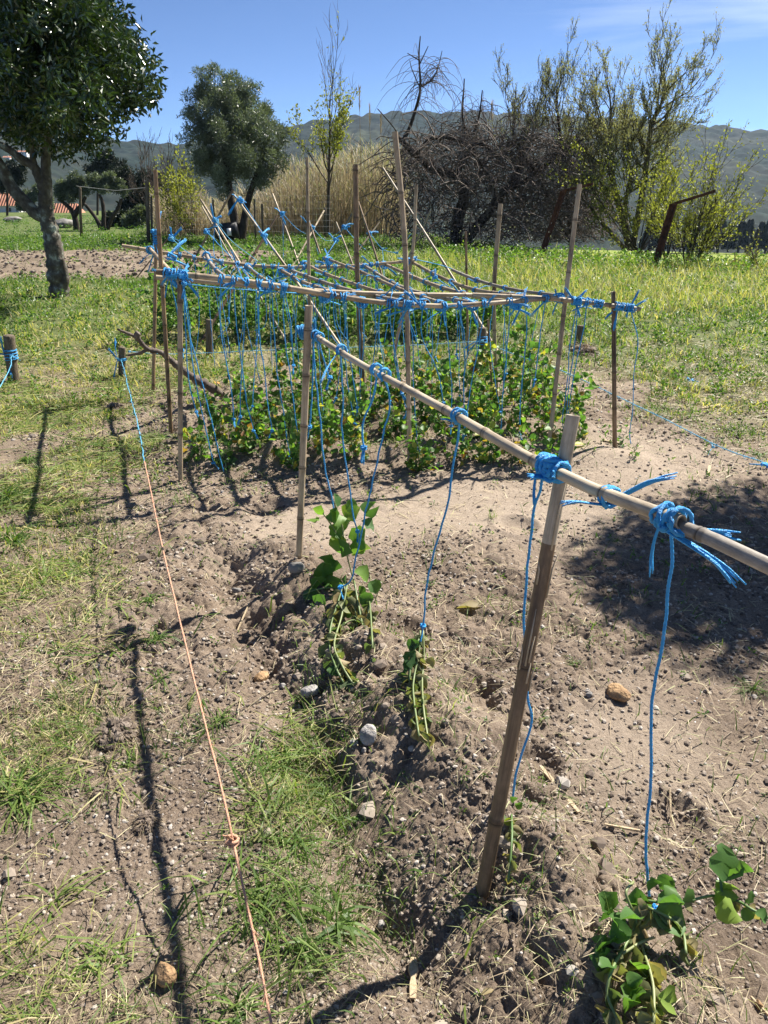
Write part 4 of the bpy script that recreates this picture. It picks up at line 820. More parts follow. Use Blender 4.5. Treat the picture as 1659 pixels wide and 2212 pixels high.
explicit_plant('biggest pea plant at lower right with large grey green leaves', 1.13,
    [[(1400, 1955), (1370, 2010), (1340, 2060), (1320, 2100), (1312, 2150), (1338, 2210)], [(1400, 1955), (1375, 1985), (1385, 2040), (1402, 2090), (1412, 2140), (1412, 2210)], [(1395, 1945), (1440, 1950), (1490, 1945), (1540, 1935), (1590, 1945), (1625, 1965), (1665, 1985)],
     [(1400, 1960), (1450, 1985), (1475, 2015), (1482, 2060)], [(1345, 2060), (1385, 2035), (1412, 2025)], [(1560, 1935), (1555, 1890), (1548, 1850)], [(1375, 1985), (1352, 1930), (1368, 1905)]],
    [(1400, 1990, 74, 130, .45), (1388, 1985, 62, 160, .4), (1410, 1975, 84, 350, .42), (1420, 1950, 62, 20, .38), (1330, 1960, 52, 140, .4), (1330, 1975, 46, 190, .35), (1560, 1905, 88, 75, .35), (1572, 1895, 66, 20, .5), (1545, 1930, 66, 15, .8), (1560, 1945, 62, 310, .8), (1545, 1925, 58, 340, .7),
     (1500, 1950, 50, 150, .5), (1470, 1935, 44, 160, .5), (1605, 1960, 36, 300, .4), (1630, 1972, 34, 330, .4), (1610, 1950, 34, 40, .45), (1320, 2050, 64, 220, .45), (1335, 2030, 62, 190, .42), (1350, 2020, 60, 120, .4), (1365, 2080, 52, 320, .6), (1372, 2040, 50, 250, .35),
     (1350, 2000, 56, 240, .4), (1330, 2085, 46, 160, .45), (1395, 2140, 60, 200, .55), (1385, 2130, 50, 250, .5), (1420, 2150, 60, 330, .8), (1415, 2190, 56, 300, .9), (1385, 2165, 50, 210, .55), (1340, 2130, 44, 330, .55), (1355, 2125, 40, 20, .5), (1380, 1960, 50, 100, .3), (1400, 1925, 40, 40, .35), (1425, 1920, 44, 50, .4), (1365, 2010, 58, 200, .3), (1310, 2020, 52, 250, .42)],
    [(0, 9, .040), (1, 8, .038), (3, 9, .030), (2, 3, .026)], 35, (1405, 2212), r=.0030)
# grey-leaved weed behind the left posts
pea(gr(440, 870), .16, 'low leafy plant between the left posts and the dead vine branch', 510, 3, 40, .036, spread=.12, group='pea plants of the front bed')
pea(gr(560, 960), .2, 'pea plant left of the drooping one in the front bed', 511, 3, 50, .032, spread=.09, group='pea plants of the front bed')

# ------------------------------------------------------------------ trees
def grow(rng, p, d, L, r, lvl, cfg, out, tips):
    n = 6; pts = [p]; rr = [r]; d = d/np.linalg.norm(d); taper = cfg['taper'][lvl]; wob = cfg['wob'][lvl]; tr = cfg['trop'][lvl]
    for i in range(n):
        d = d+rng.normal(0, wob, 3)+np.array([0, 0, tr]); d /= np.linalg.norm(d); p = p+d*L/n; pts.append(p); rr.append(r*(1-(1-taper)*(i+1)/n))
    out.append((np.array(pts), np.array(rr)))
    if lvl+1 < len(cfg['nb']):
        nb = cfg['nb'][lvl+1]
        for b in range(nb):
            t = rng.uniform(cfg['t0'][lvl+1], 1.) if b else 1.
            i = min(int(t*n), n-1); q = pts[i]+(pts[i+1]-pts[i])*(t*n-i); dd = pts[i+1]-pts[i]; dd = dd/np.linalg.norm(dd)
            ang = cfg['ang'][lvl+1]*rng.uniform(.6, 1.3)*(.5 if b == 0 else 1); s = rnd_units(rng, 1)[0]; s = s-dd*np.dot(s, dd); s /= np.linalg.norm(s)
            grow(rng, q, dd*math.cos(ang)+s*math.sin(ang), L*cfg['lr'][lvl+1]*rng.uniform(.7, 1.2), max(rr[i]*cfg['rr'], cfg.get('rmin', .004)), lvl+1, cfg, out, tips)
    if lvl >= cfg.get('tiplvl', len(cfg['nb'])-1):
        for i in range(2, n+1): tips.append((pts[i], d))
def tubes(mb, out, kbig=8, org=None):
    for P, rr in out:
        k = kbig if rr[0] > .04 else (5 if rr[0] > .015 else 3)
        V, f = tube(P, rr, k, False); mb.add(V, f)
def shift(mb, org): mb.v = [v-np.array(org) for v in mb.v]
def px2m(px, py, Y):
    o = at(px, py, Y); return (Y*cp-(o.z-CH)*sp)/F
def sublobes(lobes, rng, k=9, fr=(.28, .46), inner=.5):
    out = []
    for l in lobes:
        r = l[2]; m = max(3, int(k*(r/60)**1.2)+3); dy = l[3] if len(l) > 3 else 0
        for _ in range(m):
            a = rng.uniform(0, 6.28); q = rng.uniform(inner, 1.02)*rng.uniform(.55, 1)**.5; s = r*rng.uniform(*fr)
            out.append((l[0]+math.cos(a)*q*r*.9, l[1]+math.sin(a)*q*r*.9, s, dy+rng.uniform(-1, 1)*math.sqrt(max(0, 1-q*q))*r/60*1.2))
        out.append((l[0], l[1], r*.5, dy))
    return out
def crown(mb, lobes, Y, n, L0, wr, rng, tint=(0, 1), rounded=False, depth=1., fill=.55, flat=.1, down=0., out=.6, mat=0, fold=.25):
    """leaf faces in overlapping lobes given in picture columns/rows/radius at distance Y"""
    W = np.array([l[2]**2 for l in lobes], float); cnt = (W/W.sum()*n).astype(int)
    for l, c in zip(lobes, cnt):
        if c < 1: continue
        yy = Y+(l[3] if len(l) > 3 else 0); o = np.array(at(l[0], l[1], yy)); r = l[2]*px2m(l[0], l[1], yy); D = rnd_units(rng, c); q = rng.uniform(fill, 1, c)**.5
        q = q*(1+.42*(vn(D[:, 0]*3+l[0], D[:, 2]*3+D[:, 1]*2, 5)-.5)*2)
        sq = l[4] if len(l) > 4 else 1.
        C = o+D*(r*q)[:, None]*np.array([1, depth, sq]); E = D*out+rnd_units(rng, c)+[0, 0, down]; E /= np.linalg.norm(E, axis=1)[:, None]
        clump = vn(C[:, 0]*3.1+l[0], C[:, 2]*3.1+C[:, 1]*2, 8)
        tv = tint[0]+(tint[1]-tint[0])*np.clip(rng.random(c)*.6+clump*.5-.05, 0, 1)
        leaves(mb, C, E, L0*rng.uniform(.6, 1.3, c), L0*wr*rng.uniform(.7, 1.2, c), rng, tv, flat=flat, fold=fold, rounded=rounded, mat=mat)
def tree(name, label, base, trunks, bark, crownf, group=None, cat='tree', crownname='crown', leafm=None, trunkname='trunk'):
    e = empty(name, base, label, cat, group); mb = MB()
    for P, rr in trunks: V, f = tube(P, rr, 12 if max(rr) > .05 else 5, False); mb.add(V, f)
    shift(mb, base); mb.build(trunkname, M[bark], e)
    if crownf:
        mc = MB(); crownf(mc); shift(mc, base); mc.build(crownname, leafm if not isinstance(leafm, str) else M[leafm], e, smooth=False)
    return e
def trunk_px(pix, Y, w0, w1, rng, dys=None, rough=.05, n=6):
    pts = [np.array(at(p[0], p[1], Y+(p[2] if len(p) > 2 else 0))) for p in pix]; P = smoothpath(pts, n); m = px2m(pix[0][0], pix[0][1], Y); rr = np.linspace(w0, w1, len(P))*m*(1+rng.normal(0, rough, len(P))); return P, rr
# orange tree on the left
rng = np.random.default_rng(21); Yo = 12.3
gO = gr(128, 640); bO = (gO.x, gO.y, float(Hz(gO.x, gO.y)))
T = [trunk_px([(130, 650), (128, 625), (121, 570), (112, 510), (100, 465), (97, 420)], gO.y, 22, 14, rng, rough=.09, n=10), trunk_px([(103, 470), (80, 462), (52, 435), (24, 403), (0, 358), (-30, 320)], gO.y, 15, 11, rng), trunk_px([(99, 425), (100, 390), (99, 354), (104, 300), (115, 240)], gO.y, 13, 7, rng),
     trunk_px([(97, 410), (86, 385), (73, 360), (48, 345), (22, 325), (-5, 310)], gO.y, 12, 7, rng), trunk_px([(78, 368), (70, 335), (66, 290), (60, 240)], gO.y, 7, 4, rng), trunk_px([(104, 300), (150, 260), (200, 240)], gO.y, 5, 2, rng), trunk_px([(128, 640), (140, 600), (132, 560)], gO.y-.05, 12, 7, rng)]
lob = [(110, 130, 150, 0), (30, 60, 150, .2), (60, 220, 110, -.3), (-40, 170, 115, 0), (180, 60, 110, .1), (215, 130, 105, .2), (270, 170, 85, -.1), (300, 195, 60, -.4), (200, 240, 92, -.4), (245, 270, 55, -.5), (120, 270, 80, .3), (20, 255, 56, -.4), (150, 190, 110, -.9), (60, 110, 120, -1.), (130, 40, 120, -.8), (180, 310, 36, -.3), (225, 315, 26, -.2), (95, 310, 34, 0), (320, 150, 40, 0), (265, 95, 50, 0), (330, 215, 28, 0), (100, -60, 150, 0), (-60, 40, 140, .3), (0, -80, 130, .2), (100, 150, 150, 1.), (200, 150, 100, 1.1), (150, 322, 22, -.3), (140, 325, 22, -.2)]
tree('orange_tree', 'dark glossy orange tree with a lichened forked trunk, upper left of the photo', bO, T, 'bark', lambda mb: (crown(mb, sublobes(lob, rng, 12, (.2, .36)), gO.y, 47000, .105, .42, rng, (0, 1), fill=.05, out=.6, down=-.25, fold=.3)), leafm='orange_leaf')
# its neighbour outside the frame, whose crown shades the soil at the right
rng = np.random.default_rng(22); bN = (3.97, 4.8, 0.)
def lobw(mb):
    for (x, y, z, r, n) in ((4.2, 4.9, 3.25, .85, 2800), (3.75, 4.75, 3.05, .5, 1100), (4.7, 5.1, 3.2, .8, 2200), (4.25, 5.2, 3.7, .6, 1100), (4.3, 4.4, 3.1, .6, 1300), (4.9, 4.5, 3.3, .7, 1500), (4.9, 4.0, 3.1, .6, 1200), (3.5, 4.5, 3.15, .3, 260), (4.5, 4.1, 3.0, .3, 300)):
        D = rnd_units(rng, n); C = np.array([x-.28, y-.15, z])+D*(r*rng.uniform(.2, 1, n)**.5)[:, None]; E = D*.5+rnd_units(rng, n); E /= np.linalg.norm(E, axis=1)[:, None]
        leaves(mb, C, E, .09*rng.uniform(.6, 1.3, n), .04, rng, rng.random(n))
tree('orange_tree', 'orange tree beyond the right edge of the photo that shades the soil', bN, [(np.array([(3.97, 4.8, -.1), (3.92, 4.8, .8), (4.02, 4.75, 1.6), (3.92, 4.75, 3.)]), np.array([.11, .09, .08, .04]))], 'bark', lobw, leafm='orange_leaf')
# olive tree
rng = np.random.default_rng(23); Yv = 27.5
T = [trunk_px([(512, 520), (505, 470), (497, 420), (490, 360), (480, 280)], Yv, 10, 5, rng), trunk_px([(522, 520), (528, 470), (540, 420), (560, 360), (575, 300)], Yv, 9, 4, rng), trunk_px([(497, 400), (450, 330), (430, 260)], Yv, 4, 2, rng)]
lob = [(470, 250, 75), (450, 190, 50), (440, 160, 28), (430, 215, 45), (500, 200, 50), (540, 205, 38), (560, 260, 58), (590, 290, 45), (520, 290, 85, -.6), (450, 310, 65, -.3), (415, 260, 40), (395, 250, 22), (570, 340, 58), (600, 345, 38), (500, 350, 70, -.5), (440, 355, 50), (480, 400, 30), (545, 385, 42), (585, 385, 34), (620, 300, 22), (465, 150, 22), (510, 165, 24), (556, 190, 20), (535, 420, 18), (475, 425, 16), (400, 300, 30), (520, 250, 70, .8), (480, 320, 80, .8)]
tree('olive_tree', 'tall grey green olive tree with two dark stems, left of centre', tuple(gr(517, 517)), T, 'bark_dark', lambda mb: crown(mb, sublobes([(l[0]*.94+30, l[1], l[2]*.92)+tuple(l[3:]) for l in lob], rng, 16, (.16, .34)), Yv, 52000, .13, .2, rng, (0, 1), fill=.02, out=.6, down=.5), leafm='olive_leaf')
# small pollarded olives and background evergreens on the left
def small_tree(label, base_px, stems, lobes, Y, n, L0, leafm, seed, bark='bark_dark', name='olive_tree', wr=.25, group=None, fill=.05, w=(4, 2), **kw):
    rng = np.random.default_rng(seed); b = at(base_px[0], base_px[1], Y); T = [trunk_px(s, Y, w[0], w[1], rng) for s in stems]
    return tree(name, label, tuple(b), T, bark, lambda mb: crown(mb, sublobes(lobes, rng, 14, (.22, .42)), Y, n, L0, wr, rng, (0, 1), fill=fill, **kw), leafm=leafm, group=group)
small_tree('small pruned olive tree with a dark leaning trunk, left of the near fence post', (165, 503), [[(166, 505), (163, 475), (155, 455), (140, 440), (125, 430)], [(160, 465), (175, 445), (185, 425)]], [(150, 415, 26), (135, 405, 18), (175, 405, 22), (165, 390, 18), (125, 420, 14)], 36, 7000, .15, 'olive_leaf', 31, w=(7, 3))
small_tree('small pruned olive tree with three spreading bare stems right of the near fence post', (222, 508), [[(222, 510), (212, 480), (195, 455), (182, 440)], [(224, 510), (224, 470), (222, 440), (215, 420)], [(228, 510), (240, 475), (255, 450), (262, 430)]], [(220, 405, 24), (205, 390, 18), (250, 395, 20), (240, 380, 16), (265, 410, 12)], 36, 7000, .15, 'olive_leaf', 32, w=(5, 3))
for i, (lab, lobes, Y, n, lm) in enumerate([('dark evergreen filling the gap under the orange tree', [(285, 400, 40), (300, 440, 32), (260, 385, 30), (320, 420, 28), (275, 460, 26)], 46, 9000, 'conifer'), ('dark low evergreen shrub right of the small olives', [(262, 490, 30), (290, 480, 26), (240, 478, 20)], 40, 5000, 'conifer'),
    ('tall thin topped eucalyptus beyond the small olives', [(210, 350, 18), (235, 345, 22), (195, 365, 14), (255, 355, 18), (230, 370, 20), (215, 385, 18)], 62, 6000, 'conifer'), ('dark pine at the left edge behind the orange tree', [(15, 375, 30), (35, 390, 20), (5, 400, 18), (48, 365, 14)], 60, 5000, 'conifer'),
    ('grey green olive beyond the left roof', [(62, 430, 22), (85, 420, 20), (50, 445, 16), (100, 440, 18)], 58, 5000, 'olive_leaf'), ('grey scrub bush right of the pruned olives', [(290, 480, 20), (305, 465, 16), (270, 500, 14)], 38, 4000, 'olive_leaf'), ('evergreen behind the slender bare tree', [(330, 400, 36), (350, 430, 28), (320, 450, 30)], 50, 7000, 'conifer')]):
    bx, by = lobes[0][0], 505
    small_tree(lab, (bx, by), [[(bx, by+8), (bx+1, (by+lobes[0][1])/2), (bx, lobes[0][1])]], lobes, Y, n, .24, lm, 40+i, name=('olive_tree' if lm == 'olive_leaf' else 'evergreen_tree'), wr=.35, group='trees behind the garden on the left', w=(3, 2))
# bare trees
def bare(name, label, base, starts, cfg, seed, bark, leaf=None, crownname='leaves', group=None, maxtips=9000, leafn=2, L0=.05, wr=.6, cat='tree', extra=None, leafzone=None):
    rng = np.random.default_rng(seed); out, tips = [], []
    for (p, d, L, r) in starts: grow(rng, np.array(p, float), np.array(d, float), L, r, 0, cfg, out, tips)
    if extra: out += extra
    e = empty(name, tuple(base), label, cat, group); big = [o for o in out if o[1][0] > .03]; small = [o for o in out if o[1][0] <= .03]
    mb = MB(); tubes(mb, big or out[:1]); shift(mb, base); mb.build('trunk', M[bark], e)
    if small: mb = MB(); tubes(mb, small); shift(mb, base); mb.build('branches', M[bark], e)
    if leaf and tips:
        C = np.array([t[0] for t in tips]); D = np.array([t[1] for t in tips])
        if leafzone is not None:
            kp = leafzone(C, rng); C, D = C[kp], D[kp]
        C = np.repeat(C, leafn, 0); D = np.repeat(D, leafn, 0); n = len(C); C = C+rng.normal(0, L0*.6, (n, 3)); E = D+rnd_units(rng, n)*.9; E /= np.linalg.norm(E, axis=1)[:, None]
        mb = MB(); leaves(mb, C, E, L0*rng.uniform(.6, 1.3, n), L0*wr, rng, rng.random(n)); shift(mb, base); mb.build(crownname, M[leaf], e, smooth=False)
    return e, len(out)
def starts_px(base, tips_, Y, r):
    res = []; b = np.array(at(base[0], base[1], Y))
    for (px, py, dy, f) in tips_:
        t = np.array(at(px, py, Y+dy)); res.append((b+[0, 0, -.1], (t-b), np.linalg.norm(t-b)*f*.78, r))
    return res
cfgB = dict(nb=[1, 6, 5, 5, 4], t0=[0, .35, .25, .2, .15], ang=[0, .55, .6, .6, .6], lr=[1, .62, .55, .5, .5], taper=[.6, .5, .5, .5, .5], wob=[.06, .10, .12, .13, .13], trop=[.02, .05, .06, .07, .09], rr=.55, rmin=.006, tiplvl=4)
# budding tree on the right (two main trunks, smaller one on its left)
Yt = 24.; base = np.array(at(1365, 535, Yt))
S = [] ; rngt = np.random.default_rng(3)
def limb(pix, Y, w0, w1, seed): return trunk_px(pix, Y, w0, w1, np.random.default_rng(seed))
L1 = limb([(1360, 540), (1345, 470), (1325, 400), (1322, 340), (1318, 270)], Yt, 8, 4, 1); L2 = limb([(1365, 540), (1380, 460), (1390, 400), (1400, 330), (1408, 270), (1425, 230)], Yt, 7.5, 4, 2); L3 = limb([(1350, 538), (1300, 480), (1270, 440)], Yt, 5, 3, 3); L4 = limb([(1362, 538), (1350, 450), (1362, 380), (1352, 330)], Yt+.4, 6, 3, 4)
def off_limb(P, n, rng, L, r, tmin=.4, up=.5, xb=0.):
    res = []; A = arcs(P)
    for i in range(n):
        t = rng.uniform(tmin, 1); p = on(P, t*A[-1]); a = rng.uniform(0, 6.28); d = np.array([math.cos(a)+xb, math.sin(a)*.8, up+rng.uniform(0, .6)]); res.append((p, d, L*rng.uniform(.6, 1.15), r*(1.3-t*.5)))
    res.append((P[-1], P[-1]-P[-4]+[0, 0, .2], L, r)); return res
cfgC = dict(nb=[1, 5, 5, 4], t0=[0, .15, .15, .15], ang=[0, .55, .55, .5], lr=[1, .55, .5, .5], taper=[.4, .4, .4, .4], wob=[.13, .12, .12, .1], trop=[.09, .08, .10, .12], rr=.55, rmin=.0075, tiplvl=2)
st = off_limb(L1[0], 15, rngt, 1.3, .036, xb=-.35, up=.2)+off_limb(L2[0], 18, rngt, 1.3, .036, .42, xb=.4, up=.15)+off_limb(L4[0], 5, rngt, 1.4, .026, up=.3)+off_limb(L3[0], 4, rngt, 1.3, .022)
bare('budding_tree', 'large half bare tree with moss on its trunks and pale buds, right side', base, st, cfgC, 51, 'mossy_bark', 'catkin', 'buds', leafn=2, L0=.062, wr=.45, extra=[L1, L2, L3, L4], leafzone=lambda C, r: r.random(len(C)) < .36)
# left companion (thinner)
Yt2 = 25.5; base = np.array(at(1235, 535, Yt2)); L1 = limb([(1235, 540), (1225, 420), (1215, 330), (1205, 250)], Yt2, 5, 2.5, 6); L2 = limb([(1240, 540), (1160, 380), (1120, 320), (1110, 300)], Yt2, 4, 2, 7)
bare('budding_tree', 'slimmer budding tree left of the large one, rising above the vine tangle', base, off_limb(L1[0], 10, rngt, 1.35, .024, .45, up=.6)+off_limb(L2[0], 8, rngt, 1.25, .022, .6, up=.7), cfgC, 52, 'bark_dark', 'catkin', 'buds', leafn=2, L0=.055, wr=.4, extra=[L1, L2], leafzone=lambda C, r: r.random(len(C)) < .3)
# yellow-green leafing shrubs on the right
cfgS = dict(nb=[1, 6, 5], t0=[0, .3, .2], ang=[0, .4, .5], lr=[1, .45, .45], taper=[.35, .4, .4], wob=[.06, .09, .1], trop=[.03, .04, .05], rr=.55, rmin=.006, tiplvl=1)
def shrub(label, base, fan, Y, r, seed, leaf='bud', leafn=3, L0=.08, group=None, name='leafing_shrub', cat='shrub', **kw):
    b = np.array(at(base[0], base[1], Y)); return bare(name, label, b, starts_px(base, fan, Y, r), cfgS, seed, 'bark_dark' if r > .012 else 'willow_twig', leaf, 'leaves', leafn=leafn, L0=L0, group=group, cat=cat, **kw)
rg = np.random.default_rng(61)
shrub('yellow green leafing shrub below the large budding tree', (1380, 545), [(1235+rg.uniform(0, 320), 400+rg.uniform(-70, 70), rg.normal(0, .6), 1) for _ in range(15)], 22.5, .02, 61, leafn=2, L0=.08, leafzone=lambda C, r: r.random(len(C)) < .75)
shrub('bright yellow green shrub leaning right, in front of the field', (1485, 590), [(x_, y_, rg.normal(0, .5), 1.) for x_, y_ in ((1600, 360), (1570, 330), (1540, 320), (1510, 360), (1490, 400), (1590, 420), (1620, 400), (1555, 450), (1600, 460), (1530, 400), (1450, 430), (1420, 440), (1575, 480), (1545, 500), (1470, 480))], 17.8, .016, 62, leafn=2, L0=.062, leafzone=lambda C, r: r.random(len(C)) < .55)
shrub('yellow green shrub right behind the leaning rusty post', (1440, 560), [(x_, y_, rg.normal(0, .5), 1.) for x_, y_ in ((1420, 380), (1460, 360), (1490, 390), (1400, 420), (1380, 400), (1520, 420))], 20.5, .016, 63, leafn=2, L0=.07, leafzone=lambda C, r: r.random(len(C)) < .6)
shrub('sparse brown sapling at the right edge before the field', (1600, 596), [(x_, y_, 0, 1) for x_, y_ in ((1590, 545), (1610, 535), (1620, 560), (1580, 560))], 17., .008, 64, leafn=1, L0=.04, leafzone=lambda C, r: r.random(len(C)) < .15)
shrub('sparse brown sapling touching the right edge', (1640, 605), [(x_, y_, 0, 1) for x_, y_ in ((1650, 510), (1630, 540), (1665, 530), (1640, 500))], 16., .009, 65, leafn=1, L0=.05, leafzone=lambda C, r: r.random(len(C)) < .3)
shrub('yellow green willow bush left of the olive trunk', (418, 520), [(x_, y_, rg.normal(0, .5), 1.) for x_, y_ in ((370, 380), (390, 365), (410, 380), (430, 400), (360, 420), (380, 440), (400, 350), (350, 400))], 30, .02, 66, leafn=2, L0=.10, leafzone=lambda C, r: r.random(len(C)) < .7)
# young tree in the middle
cfgY = dict(nb=[1, 13, 5, 3], t0=[0, .22, .25, .2], ang=[0, .7, .5, .5], lr=[1, .36, .45, .5], taper=[.25, .4, .4, .4], wob=[.02, .07, .08, .1], trop=[.01, .13, .1, .08], rr=.5, rmin=.0065, tiplvl=2)
b = np.array(at(708, 505, 28.)); t_ = np.array(at(714, 215, 28.))
bare('young_ash_tree', 'young upright tree with yellow leaves low and bare twigs on top, in the middle', b, [(b, t_-b, np.linalg.norm(t_-b), .075)], cfgY, 71, 'willow_twig', 'bud', 'leaves', leafn=3, L0=.10, leafzone=lambda C, r: (r.random(len(C)) < np.clip((5.1-C[:, 2])/1.6, .02, .8)))
# bare reddish tree behind, left
b = np.array(at(335, 500, 44.)); cfgR = dict(nb=[1, 7, 6, 5], t0=[0, .2, .2, .2], ang=[0, .5, .5, .5], lr=[1, .6, .55, .5], taper=[.4, .4, .4, .4], wob=[.05, .08, .08, .1], trop=[.03, .06, .07, .08], rr=.55, rmin=.012, tiplvl=3)
bare('bare_tree', 'fine twigged bare tree between the orange tree and the olive', b, starts_px((335, 500), [(310, 330, 0, .8), (345, 320, 0, .8), (380, 330, 0, .8), (290, 350, 0, .7), (400, 360, 0, .7)], 44., .08), cfgR, 72, 'willow_twig')
b = np.array(at(640, 500, 40.))
bare('bare_tree', 'faint bare tree in the reeds right of the olive', b, starts_px((640, 500), [(640, 380, 0, .8), (670, 390, 0, .8), (610, 400, 0, .8)], 40., .05), cfgR, 73, 'willow_twig')
# vine-hung dead tree in the middle
rng = np.random.default_rng(81); Yd = 25.
T = [trunk_px([(985, 530), (990, 470), (1002, 430), (1003, 390), (985, 378), (940, 368), (900, 335), (868, 305), (850, 292)], Yd, 13, 5, rng, n=5), trunk_px([(1000, 530), (1030, 490), (1065, 450), (1085, 420), (1110, 390), (1130, 350)], Yd, 11, 6, rng), trunk_px([(870, 305), (885, 275), (898, 235), (908, 190), (905, 120), (908, 78)], Yd, 4.6, 1, rng),
     trunk_px([(905, 190), (930, 175), (945, 150), (955, 110)], Yd, 1.8, .7, rng), trunk_px([(905, 185), (890, 150), (885, 130)], Yd, 1.2, .6, rng), trunk_px([(868, 305), (850, 275), (820, 240), (815, 235)], Yd, 1.6, .7, rng), trunk_px([(985, 378), (1010, 330), (1040, 310), (1085, 345), (1100, 300)], Yd, 6, 3, rng), trunk_px([(1020, 300), (1000, 260), (1003, 170)], Yd, 3, 1.2, rng), trunk_px([(1020, 300), (1035, 250), (1042, 195)], Yd, 3, 1.2, rng),
     trunk_px([(1085, 420), (1150, 380), (1210, 330), (1260, 300)], Yd, 6, 3, rng), trunk_px([(900, 335), (930, 300), (980, 300), (1020, 330), (1060, 390), (1070, 440)], Yd-.5, 4, 3, rng), trunk_px([(905, 130), (880, 115)], Yd, 1.4, .8, rng), trunk_px([(906, 140), (925, 100)], Yd, 1.4, .8, rng)]
bD = np.array(at(995, 530, Yd)); e = empty('dead_tree', tuple(bD), 'dead tree smothered in leafless vines, with one thin top branch high in the sky', 'tree')
mb = MB()
for P, rr in T: V, f = tube(P, rr, 8, False); mb.add(V, f)
shift(mb, bD); mb.build('trunk', M['bark_dark'], e); mb = MB()
def dome(x):   # top row of the tangle at a picture column
    return float(np.interp(x, [835, 860, 900, 950, 1000, 1060, 1120, 1180, 1240, 1285, 1300], [420, 330, 300, 290, 285, 290, 295, 285, 300, 350, 430]))
for i in range(2500):
    x = rng.uniform(845, 1285); top = dome(x); y = top+(525-top)*rng.random()**1.25; Y = Yd+rng.normal(0, 1.0); m = px2m(x, y, Y); p = np.array(at(x, y, Y)); a = rng.uniform(0, 6.28)
    L = rng.uniform(.6, 2.0); d = np.array([math.cos(a), math.sin(a)*.6, rng.uniform(-.2, .9)]); pts = [p]; curl = rng.normal(0, .55); 
    for q in range(7):
        d = d+np.array([rng.normal(0, .22)-curl*d[2]*.5, rng.normal(0, .15), -.22+rng.normal(0, .2)+curl*d[0]*.5]); d /= np.linalg.norm(d); p = p+d*L/7
        if p[2] < .05: break
        pts.append(p)
    if len(pts) < 3: continue
    r0 = .007+.020*rng.random()**3; V, f = tube(np.array(pts), np.linspace(r0, r0*.5, len(pts)), 3, False); mb.add(V, f)
for P, rr in (T[2], T[3], T[0], T[6], T[7], T[8], T[9]):   # weeping twigs from the high limbs
    A = arcs(P)
    for q in range(28 if P is T[2][0] else 60):
        p = on(P, rng.uniform(.05, .85)*A[-1]); a = rng.uniform(0, 6.28); d = np.array([math.cos(a)*rng.uniform(.3, 1), math.sin(a)*.6, rng.uniform(-.2, .9)]); L = rng.uniform(.3, 1.9); pts = [p]
        for s in range(8): d = d+[rng.normal(0, .08), rng.normal(0, .08), -.27]; d /= np.linalg.norm(d); p = p+d*L/8; pts.append(p)
        V, f = tube(np.array(pts), np.linspace(.009, .004, 9), 3, False); mb.add(V, f)
for q in range(9):   # upright reddish shoots
    x = rng.uniform(960, 1200); V, f = tube([at(x, 300, Yd), at(x+rng.normal(0, 6), 260, Yd), at(x+rng.normal(0, 10), rng.uniform(190, 250), Yd)], [.014, .010, .005], 4, False); mb.add(V, f)
shift(mb, bD); mb.build('branches', M['vine_bark'], e)
# brambles of the right end of the tangle
e = empty('bramble_bush', tuple(at(1180, 530, 26.5)), 'leafless bramble thicket at the right end of the dead tree', 'shrub'); mb = MB(); rng = np.random.default_rng(83); bb = np.array(at(1180, 530, 26.5))
for i in range(1000):
    x = rng.uniform(1080, 1310); top = float(np.interp(x, [1080, 1150, 1230, 1310], [330, 300, 320, 440])); y = top+(530-top)*rng.random(); Y = 26.5+rng.normal(0, .8); p = np.array(at(x, y, Y)); a = rng.uniform(0, 6.28); d = np.array([math.cos(a), math.sin(a), .5]); L = rng.uniform(.6, 1.9); pts = [p]
    for q in range(7):
        d = d+[rng.normal(0, .25), rng.normal(0, .25), -.2]; d /= np.linalg.norm(d); p = p+d*L/7
        if p[2] < .05: break
        pts.append(p)
    if len(pts) > 2: V, f = tube(np.array(pts), np.linspace(.012, .005, len(pts)), 3, False); mb.add(V, f)
shift(mb, bb); mb.build('branches', M['vine_bark'], e)
# reed bed
rng = np.random.default_rng(91); mb = MB(); n = 3300
x = rng.uniform(335, 880, n); Y = rng.uniform(30, 36, n); g = np.array([tuple(at(a, 505, b)) for a, b in zip(x, Y)]); 
top = np.interp(x, [335, 400, 480, 560, 620, 700, 780, 830, 880], [430, 425, 430, 420, 350, 335, 310, 300, 330])+18*(vn(x*.06, x*0, 5)*2-1)+rng.uniform(-12, 60, n)*rng.random(n)*1.6
Lr = np.array([max(.6, at(a, t, b).z) for a, t, b in zip(x, top, Y)]); g[:, 2] = -.05
D = np.stack([rng.normal(0, .07, n), rng.normal(0, .05, n), np.ones(n)], 1); D /= np.linalg.norm(D, axis=1)[:, None]
blades(mb, g, D, Lr, .032, .03, rng, rng.random(n)*.72, segs=4)
m_ = 13000; i = rng.integers(0, n, m_); t = rng.uniform(.25, 1, m_); B = g[i]+D[i]*(Lr[i]*t)[:, None]; E = rnd_units(rng, m_)*.5+[0, 0, .9]; E /= np.linalg.norm(E, axis=1)[:, None]; hgt = np.clip(t+.2*rng.normal(size=m_), 0, 1)
blades(mb, B, E, rng.uniform(.25, .6, m_), .022, .5, rng, np.where(rng.random(m_) < .25+.3*(x[i] > 620), rng.uniform(.75, 1, m_), rng.uniform(.2, .7, m_)), segs=3)
tag(mb.build('reed_bed', M['reed'], smooth=False), 'thicket of tan and yellow green reeds behind the garden', 'reeds', kind='stuff')
